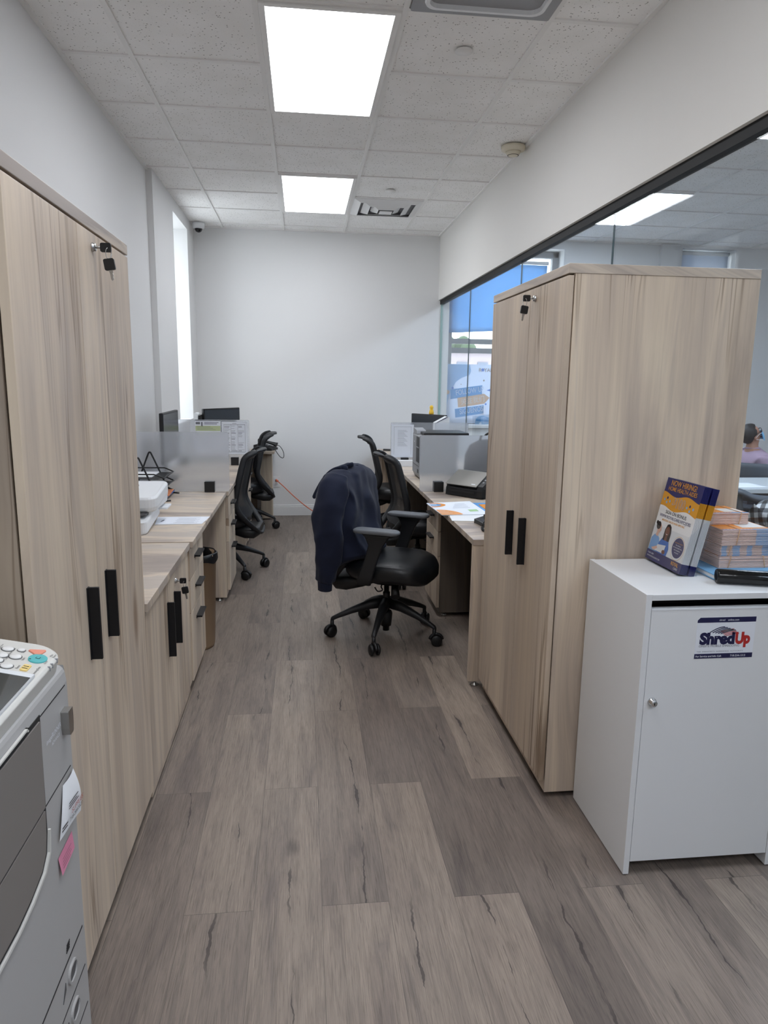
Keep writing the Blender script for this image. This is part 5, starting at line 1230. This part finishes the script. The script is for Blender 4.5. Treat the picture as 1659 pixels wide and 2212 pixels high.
# ------------------------------------------------------------------ the window of the next room: shade, poster film, street
wy = YB+.10
m, nt, N, L, b = new_mat('blue_shade_fabric'); N.remove(b); g = G(nt); tc = N.new('ShaderNodeTexCoord')
n1 = g.noise(tc.outputs['Object'], 3, 3); col = g.mix(n1, BLUE_A, BLUE_B)
tr = N.new('ShaderNodeBsdfTranslucent'); L.new(col, tr.inputs[0]); df = N.new('ShaderNodeBsdfDiffuse'); df.inputs[0].default_value = rgb(90,130,180)
mx = N.new('ShaderNodeMixShader'); mx.inputs[0].default_value = .85; L.new(df.outputs[0], mx.inputs[1]); L.new(tr.outputs[0], mx.inputs[2]); L.new(mx.outputs[0], N['Material Output'].inputs[0])
M['shade'] = m
t = thing('roller_blind', 'blue fabric shade hanging in the upper half of the window beyond the glass', 'shade', (2.1, wy, 2.37))
rows = []
for i in range(13):
    v_ = i/12; rows.append([V((1.575+1.07*j/24, wy+.006*math.sin(j*.9)+.004*math.sin(v_*9), 2.715-.715*v_-.012*math.cos(j*.26)*v_)) for j in range(25)])
o = MB().sheet(rows).build('fabric', M['shade'], t); md = o.modifiers.new('thick', 'SOLIDIFY'); md.thickness = .0015
MB().cyl((1.565,wy,2.735), (2.655,wy,2.735), .018, n=16).build('roller', M['white_pl'], t)
t = thing('roller_blind', 'white roller shade lowered in the narrow window at the far end of the next room', 'shade', (4.43, wy, 2.2))
MB().box(4.15, wy-.002, 1.2, 4.71, wy+.002, 2.88).build('fabric', translucent('white_shade', (196,204,216), .35), t)
MB().cyl((4.14,wy,2.895), (4.72,wy,2.895), .02, n=16).build('roller', M['white_pl'], t)
F = {'w': translucent('poster_white_film', (206,214,228), .55), 'b': translucent('poster_sky_blue', (112,172,216), .55), 'p': translucent('poster_pale_blue', (168,202,230), .55), 'o': translucent('poster_peach', (228,192,158), .55),
     't': translucent('poster_lettering', (240,246,252), .6), 'd': translucent('poster_dark_blue', (96,138,210), .55), 'g': translucent('poster_grey_lettering', (170,156,146), .55)}
fk = list(F); fm = [F[k] for k in fk]; ix = {k: i for i, k in enumerate(fk)}
b = MB(); po = V((1.532, YB+.125, 1.655)); U, W_ = V((1,0,0)), V((0,0,1)); kx, kz = .00522, .00508
pq = lambda x, y: ((x-955)*kx, -(y-785)*kz)
b.prism([(0.03,0),(1.22,0),(1.22,-.645),(.03,-.645)], po + V((0,.002,0)), U, W_, (0,.0015,0), ix['w'])
def pg(k, pts, l=.0008): b.poly(po, U, W_, [pq(*p) for p in pts][::-1] if False else [pq(*p) for p in pts], ix[k], l)
pg('p', [(961,785),(961,905),(963,885),(968,862),(975,838),(984,823),(997,813),(1012,808),(1016,799),(1012,785)], .0008)
def pt(s_, x, y, size, k, ang, xs=1.0, bold=.02):
    a, c_ = pq(x, y); q = math.radians(ang); b.text(s_, po + U*a + W_*c_, U*math.cos(q)+W_*math.sin(q), W_*math.cos(q)-U*math.sin(q), size, ix[k], 'LEFT', bold, .003, xs=xs)
pg('b', [(973,860),(1041,849),(1041,829),(973,839)], .0016); pt('FOLLOW US', 984.5, 851.5, .080, 't', 8.5, .72)
pg('o', [(990,878),(1047,869),(1058,856),(1046,847.5),(988,857)], .0018); pt('\u5173\u6ce8\u6211\u4eec', 996, 871, .072, 't', 8.5, .95, 0)
pg('b', [(985,900),(1046,890),(1046,872),(983,881)], .0016); pt('SIGUENOS', 994, 892.5, .080, 't', 8.5, .72)
pt('R', 1032, 800.5, .056, 'g', 0); pt('YAL', 1043.5, 800.5, .056, 'g', 0, .98)
def pd(k, x, y, r): a, c_ = pq(x, y); b.disc(po, U, W_, a, c_, r, r, ix[k], .0018, 20)
pd('d', 1041, 796.5, .017); pd('d', 977, 836, .013); pd('d', 1050, 870, .011); pd('o', 966, 845, .024); pd('g', 1044, 819, .010); pd('g', 995, 828, .006)
pg('d', [(1051,840),(1070,846),(1070,832)], .0016)
pg('p', [(1029,906),(1031,900),(1038,896),(1046,895),(1058,899),(1090,903),(1090,945),(1030,942),(1022,934),(1020,926),(1023,918),(1028,914)], .0008); pg('b', [(1030,903),(1090,905),(1090,912),(1030,906)], .0018)
pd('t', 1040, 912, .014)
tag(b.build('window_poster', fm), 'pale blue FOLLOW US poster film on the lower window pane beyond the glass', 'poster')
# brick building across the street, below the skyline
t = thing('building', 'pinkish brick building seen across the street through the window', 'building', (10, 42, -8))
m, nt, N, L, bb_ = new_mat('pinkish_brick'); br = N.new('ShaderNodeTexBrick'); br.inputs['Scale'].default_value = 3; br.inputs[1].default_value = rgb(126,100,104); br.inputs[2].default_value = rgb(138,112,116); br.inputs[3].default_value = rgb(150,140,146)  # brick in its own muted pinkish tones
tc = N.new('ShaderNodeTexCoord'); L.new(tc.outputs['Object'], br.inputs[0]); L.new(br.outputs[0], bb_.inputs['Base Color']); bb_.inputs['Roughness'].default_value = .9
MB().box(-4, 42, -9, 30, 52, 3.1).build('facade', m, t)
MB().box(-4.2, 41.8, 3.1, 30.2, 52, 3.35).build('cornice', mat('stone_cornice', (128,122,124), .8), t)
wm = mat('street_window_glass', (96,104,122), .3); sm_ = mat('street_window_sill', (150,148,150), .8)
for k in range(9):
    for zz in (-1.2, 1.5):
        x = 6.6+k*1.25
        wv = MB().box(x, 41.93, zz, x+.62, 42.02, zz+1.1).build('window', wm, t); MB().box(x-.08, 41.85, zz-.12, x+.70, 42.01, zz).build('sill', sm_, wv)
for k, (x, y, h_, r_) in enumerate(((8.6, 55, 4.6, 1.5), (12.4, 57, 5.0, 1.2))):
    tt = thing('tree', ('green treetop behind the brick building, the lower one' if k == 0 else 'green treetop behind the brick building, the taller one'), 'tree', (x, y, -9))
    MB().cyl((x,y,-9), (x,y,h_-1.5), .25, .12).build('trunk', M['kraft'], tt)
    b = MB(); rd = random.Random(k)
    for i in range(14): b.ball((x+rd.uniform(-r_,r_), y+rd.uniform(-1,1), h_-.9+rd.uniform(-.8,.5)), rd.uniform(.4,.8), n=10, k=6)
    b.build('crown', mat('leaf_green', (70,92,66), .9), tt)

# ------------------------------------------------------------------ the neighbouring room: table, chairs, two seated people
M['chair_pl'] = mat('slate_plastic_chair', (70,78,88), .5)
t = thing('table', 'grey-white meeting table beyond the glass beside the seated people', 'table', (3.75, 5.05, 0))
MB().box(2.98, 4.72, .70, 4.65, 5.34, .732).build('tabletop', mat('grey_white_laminate', (196,202,206), .4), t, bevel=.003)
for x in (3.06, 4.57):
    for y in (4.80, 5.26): MB().cyl((x,y,0), (x,y,.70), .022, n=14).build('leg', M['chair_pl'], t)
o = MB().box(3.16, 4.78, .7335, 3.40, 5.02, .735).build('sheet', M['ppaper']); tag(o, 'white sheet lying on the meeting table beyond the glass', 'paper')
def plastic_chair(label, x, y, rot, zb, solid):
    t = thing('plastic_chair', label, 'chair', (x, y, 0), rot, 'grey chairs in the next room')
    R = [[V((a, bb, z)) for a, bb in rrect(.42*k, .43*k, .06, 4)] for z, k in ((.43,.94),(.44,1.0),(.452,1.0),(.458,.95))]
    MB().loft(R).build('seat', M['chair_pl'], t, world=False, fix=True)
    for sx in (-1, 1):
        for sy in (-1, 1): MB().cyl((sx*.17,sy*.18,.44), (sx*.21,sy*.21,0), .014, .012, n=10).build('leg', M['chair_pl'], t, world=False)
    if solid:
        rows = [[V((-.20-.05*v_-.035*(1-(2*j/14-1)**2)*1.0, (-.22+.44*j/14)*(1.02-.10*v_), .52+(zb-.52)*v_)) for j in range(15)] for v_ in [i/8 for i in range(9)]]
        o = MB().sheet(rows).build('backrest', M['chair_pl'], t, world=False); md = o.modifiers.new('thick', 'SOLIDIFY'); md.thickness = .014
        for sy in (-1, 1): MB().tube([(-.18,sy*.2,.44),(-.205,sy*.215,.56),(-.23,sy*.21,zb-.05)], .013, 8).build('back_post', M['chair_pl'], t, world=False)
        for sy in (-1, 1):
            for z in (.62, zb-.05): MB().lathe([(.0,0),(.010,0),(.008,.004),(.0,.004)], (-.252-.008,sy*.15,z), (-1,0,0), n=12).build('rivet', M['gray_pl'], t, world=False, fix=True)
    else:
        P = catmull([(-.02,-.245,.64),(-.12,-.245,.70),(-.20,-.22,zb),(-.235,-.12,zb-.035),(-.245,0,zb-.045),(-.235,.12,zb-.035),(-.20,.22,zb),(-.12,.245,.70),(-.02,.245,.64)], 6)
        MB().tube(P, [.022+.012*math.sin(PI*i/(len(P)-1)) for i in range(len(P))], 10, flat=.55).build('backrest', M['chair_pl'], t, world=False)
        for sy in (-1, 1): MB().tube([(-.02,sy*.245,.64),(.02,sy*.235,.54),(.04,sy*.22,.445)], .014, 8).build('arm_support', M['chair_pl'], t, world=False); MB().tube([(-.19,sy*.205,zb-.02),(-.18,sy*.15,.58),(-.17,sy*.12,.45)], [.024,.018,.016], 8, flat=.5).build('back_post', M['chair_pl'], t, world=False)
    return t
plastic_chair('grey chair with a riveted solid back behind the meeting table, under the masked person', 3.83, 5.66, math.radians(52), .84, True)
plastic_chair('grey chair with a curved open back in front of the meeting table', 3.00, 4.38, math.radians(86), .80, False)
plastic_chair('grey chair under the person in the checked shirt', 2.62, 3.52, math.radians(75), .70, False)

def skinned(name, joints, edges, m, parent, root=0, sub=2, kind=None):
    me = bpy.data.meshes.new(name); me.from_pydata([V(j[0]) for j in joints], edges, []); me.materials.append(m)
    o = bpy.data.objects.new(name, me); COL.objects.link(o); o.parent = parent
    md = o.modifiers.new('skin', 'SKIN'); md.use_smooth_shade = True
    for i, j in enumerate(joints):
        r = j[1]; o.data.skin_vertices[0].data[i].radius = r if isinstance(r, tuple) else (r, r); o.data.skin_vertices[0].data[i].use_root = (i == root)
    ms = o.modifiers.new('sub', 'SUBSURF'); ms.levels = sub; ms.render_levels = sub
    return o
def person(label, loc, rot, shirt, trousers, skin, hair, tilt, lean, arms_fwd, mask=False, PS=.88):
    """seated figure looking along its own +x; LEAN moves the chest along x, TILT lifts the chin (radians)"""
    t = thing('person', label, 'person', loc, rot); t.scale = (PS, PS, PS)
    hip = V((0,0,.50)); ch_ = V((lean*.75,0,.86)); sh = V((lean,0,.99)); nk = V((lean*1.08,0,1.06))
    hd = V((math.cos(tilt),0,math.sin(tilt))); up = V((-math.sin(tilt),0,math.cos(tilt)))
    hc_ = nk + up*.125 + hd*.02
    J = [(hip,(.15,.12)), (V((lean*.35,0,.68)),(.135,.115)), (ch_,(.15,.12)), (sh,(.085,.06)), (nk,.052), (nk+up*.055+hd*.012,.056), (hc_-up*.02+hd*.028,(.066,.074)), (hc_+up*.035+hd*.008,(.074,.088)), (hc_+up*.085-hd*.004,(.055,.066))]
    E_ = [(0,1),(1,2),(2,3),(3,4),(4,5),(5,6),(6,7),(7,8)]
    arm_pts, leg_pts = [], []
    for s in (-1, 1):
        a = V((lean-.01, s*.175, .975)); el = V((lean+.06+arms_fwd*.10, s*.225, .72)); wr = V((lean+.24+arms_fwd*.12, s*.17, .715 if arms_fwd else .66)); pl = wr + V((.075,-s*.012,-.004))
        i0 = len(J); J += [(a,.052), (el,.044), (wr,.028), (pl,(.036,.018))]; E_ += [(3,i0),(i0,i0+1),(i0+1,i0+2),(i0+2,i0+3)]
        arm_pts.append((a, el, wr))
        for k in range(4):
            q = pl + V((.030-.004*abs(k-1.5), s*(-.027+.018*k), .002)); L_ = (.034,.040,.038,.030)[k]
            j0 = len(J); J += [(q,.0085), (q+V((L_,0,-.006)),.0078), (q+V((L_*1.7,0,-.020)),.0065)]; E_ += [(i0+3,j0),(j0,j0+1),(j0+1,j0+2)]
        q = pl + V((-.03,-s*.038,-.004)); j0 = len(J); J += [(q,.010), (q+V((.03,-s*.018,-.008)),.0085)]; E_ += [(i0+3,j0),(j0,j0+1)]
        kn = V((.43, s*.11, .50)); an = V((.40, s*.10, .09)); to = V((.53, s*.11, .035))
        i0 = len(J); J += [(V((.03,s*.095,.50)),.082), (kn,.060), (an,.040), (to,.032)]; E_ += [(0,i0),(i0,i0+1),(i0+1,i0+2),(i0+2,i0+3)]
        leg_pts.append((V((.0,s*.095,.50)), kn, an, to))
    body = skinned('body', J, E_, skin, t)
    # garments a little larger than the body
    SJ = [(hip,(.175,.145)), (V((lean*.35,0,.68)),(.165,.14)), (ch_,(.182,.145)), (sh+V((0,0,.018)),(.165,.125)), (nk+V((0,0,-.012)),(.088,.085)), (nk+V((0,0,.022)),(.070,.070))]; SE = [(0,1),(1,2),(2,3),(3,4),(4,5)]
    for a, el, wr in arm_pts:
        i0 = len(SJ); SJ += [(a+V((0,0,.010)),.092), (el,.062), (wr-V((.02,0,0)),.044)]; SE += [(3,i0),(i0,i0+1),(i0+1,i0+2)]
    skinned('shirt', SJ, SE, shirt, t)
    TJ = [(hip+V((0,0,-.005)),(.172,.14))]; TE = []
    for h, kn, an, to in leg_pts:
        i0 = len(TJ); TJ += [(h,.105), (kn,.078), (an+V((0,0,.03)),.056)]; TE += [(0,i0),(i0,i0+1),(i0+1,i0+2)]
    skinned('trousers', TJ, TE, trousers, t)
    for h, kn, an, to in leg_pts:
        b = MB(); b.loft([[an*(1-k)+to*k + V((-.03+.06*k, w*a, hh*bb + (.045-.0)*(0) - an.z*(1-k)*1.0 - to.z*k + .045)) for a, bb in [(math.cos(q), math.sin(q)) for q in [2*PI*i/14 for i in range(14)]]] for k, w, hh in ((-.15,.02,.02),(0,.038,.042),(.5,.045,.04),(1.1,.045,.032),(1.5,.02,.015))]); b.build('shoe', M['black'], t, world=False, fix=True)
    # head details
    Mh = Matrix((hd, V((0,1,0)), up)).transposed()
    hb = MB(); R = []
    for i in range(13):
        th_ = PI*i/12; row = []
        for j in range(26):
            q = 2*PI*j/26; d = V((math.sin(th_)*math.cos(q), math.sin(th_)*math.sin(q), math.cos(th_)))
            fr = .096+.004*mnoise.noise(d*6); cut = 1.0
            if d.x > .25 and d.z < .55: cut = .82
            if d.z < -.45 and d.x > -.2: cut = .80
            row.append(hc_ + Mh @ V((-.012+d.x*fr*1.08*cut, d.y*fr*.92*cut, .028+d.z*fr*1.04*cut)))
        R.append(row)
    hb.loft(R); hb.build('hair', hair, t, world=False)
    ear = MB()
    for s in (-1, 1): ear.ball(hc_ + Mh @ V((-.008, s*.080, -.012)), .018, .009, .030, M=Mh)
    ear.build('ears', skin, t, world=False)
    nb = MB(); nb.loft([[hc_ + Mh @ V((x+.0*a, w*a, z+hh*bb)) for a, bb in [(math.cos(q), math.sin(q)) for q in [2*PI*i/10 for i in range(10)]]] for x, w, z, hh in ((.082,.014,.005,.030),(.098,.013,-.008,.016),(.106,.010,-.016,.008))]); nb.build('nose', skin, t, world=False, fix=True)
    mo = MB(); mo.ball(hc_ + Mh @ V((.088,0,-.048)), .010, .024, .007, M=Mh); mo.build('mouth', mat('lips', (150,92,88), .5), t, world=False)
    if mask:
        rows = []
        for i in range(11):
            v_ = -1+2*i/10; rows.append([hc_ + Mh @ V((.050 + .064*math.cos(u_*1.35)*(1-.16*v_*v_), .082*math.sin(u_*1.35), -.032+.047*v_*(1-.12*u_*u_))) for u_ in [-1+2*j/16 for j in range(17)]])
        mk = MB().sheet(rows).build('face_mask', mat('blue_surgical_mask', (124,186,226), .7), t, world=False); md = mk.modifiers.new('thick', 'SOLIDIFY'); md.thickness = .003
        for s in (-1, 1):
            st = MB()
            for z in (.012, -.072): st.tube(catmull([hc_ + Mh @ V((.060, s*.082, z)), hc_ + Mh @ V((.025, s*.090, z*.7)), hc_ + Mh @ V((-.012, s*.088, -.012+z*.2))], 5), .0022, 6)
            st.build('ear_strap', M['white_pl'], mk, world=False)
        gl = MB()
        for s in (-1, 1):
            gl.tube([hc_ + Mh @ V((.094-.012*abs(math.cos(q)), s*.036+.026*math.cos(q), .030+.019*math.sin(q))) for q in [2*PI*i/20 for i in range(20)]], .0028, 6, closed=True)
            gl.tube(catmull([hc_ + Mh @ V((.080, s*.064, .034)), hc_ + Mh @ V((.03, s*.088, .026)), hc_ + Mh @ V((-.02, s*.090, .010))], 4), .0030, 6)
        gl.tube([hc_ + Mh @ V((.096,-.010,.034)), hc_ + Mh @ V((.096,.010,.034))], .0028, 6); gl.build('glasses', M['black'], t, world=False)
    else:
        ey = MB()
        for s in (-1, 1): ey.ball(hc_ + Mh @ V((.078, s*.033, .026)), .010, .013, .009, M=Mh)
        ey.build('eyes', M['white_pl'], t, world=False)
    return t
M['skin1'] = mat('warm_brown_skin', (172,128,108), .55); M['skin2'] = mat('tan_skin', (196,152,126), .55); M['hair'] = mat('black_hair', (26,24,28), .5, bump=.6, bscale=180); M['mauve'] = mat('mauve_shirt', (166,144,164), .8); M['slate'] = mat('slate_trousers', (50,54,66), .8)
m, nt, N, L, b = new_mat('black_white_check'); g = G(nt); tc = N.new('ShaderNodeTexCoord'); o = g.sep(tc.outputs['Object'])
sx = g.math('GREATER_THAN', g.math('FRACT', g.math('MULTIPLY', g.math('ADD', o[2], g.math('MULTIPLY', o[0], .3)), 15.0)), .5); sy = g.math('GREATER_THAN', g.math('FRACT', g.math('MULTIPLY', g.math('ADD', o[1], g.math('MULTIPLY', o[0], .8)), 15.0)), .5)
L.new(g.ramp(g.math('MULTIPLY', g.math('ADD', sx, sy), .5), [(0, rgb(205,208,210)), (.4, rgb(205,208,210)), (.5, rgb(104,108,112)), (.9, rgb(30,32,36)), (1, rgb(30,32,36))], 'CONSTANT'), b.inputs['Base Color']); b.inputs['Roughness'].default_value = .8
M['check'] = m
person('person in a mauve shirt and blue face mask leaning back with the chin raised', (3.96, 5.76, 0), math.radians(2), M['mauve'], M['slate'], M['skin1'], M['hair'], math.radians(24), -.06, 0, True)
person('person in a black and white checked shirt at the edge of view beyond the glass', (2.645, 3.50, 0), math.radians(75), M['check'], M['slate'], M['skin2'], M['hair'], math.radians(-20), .05, 1, PS=.81)
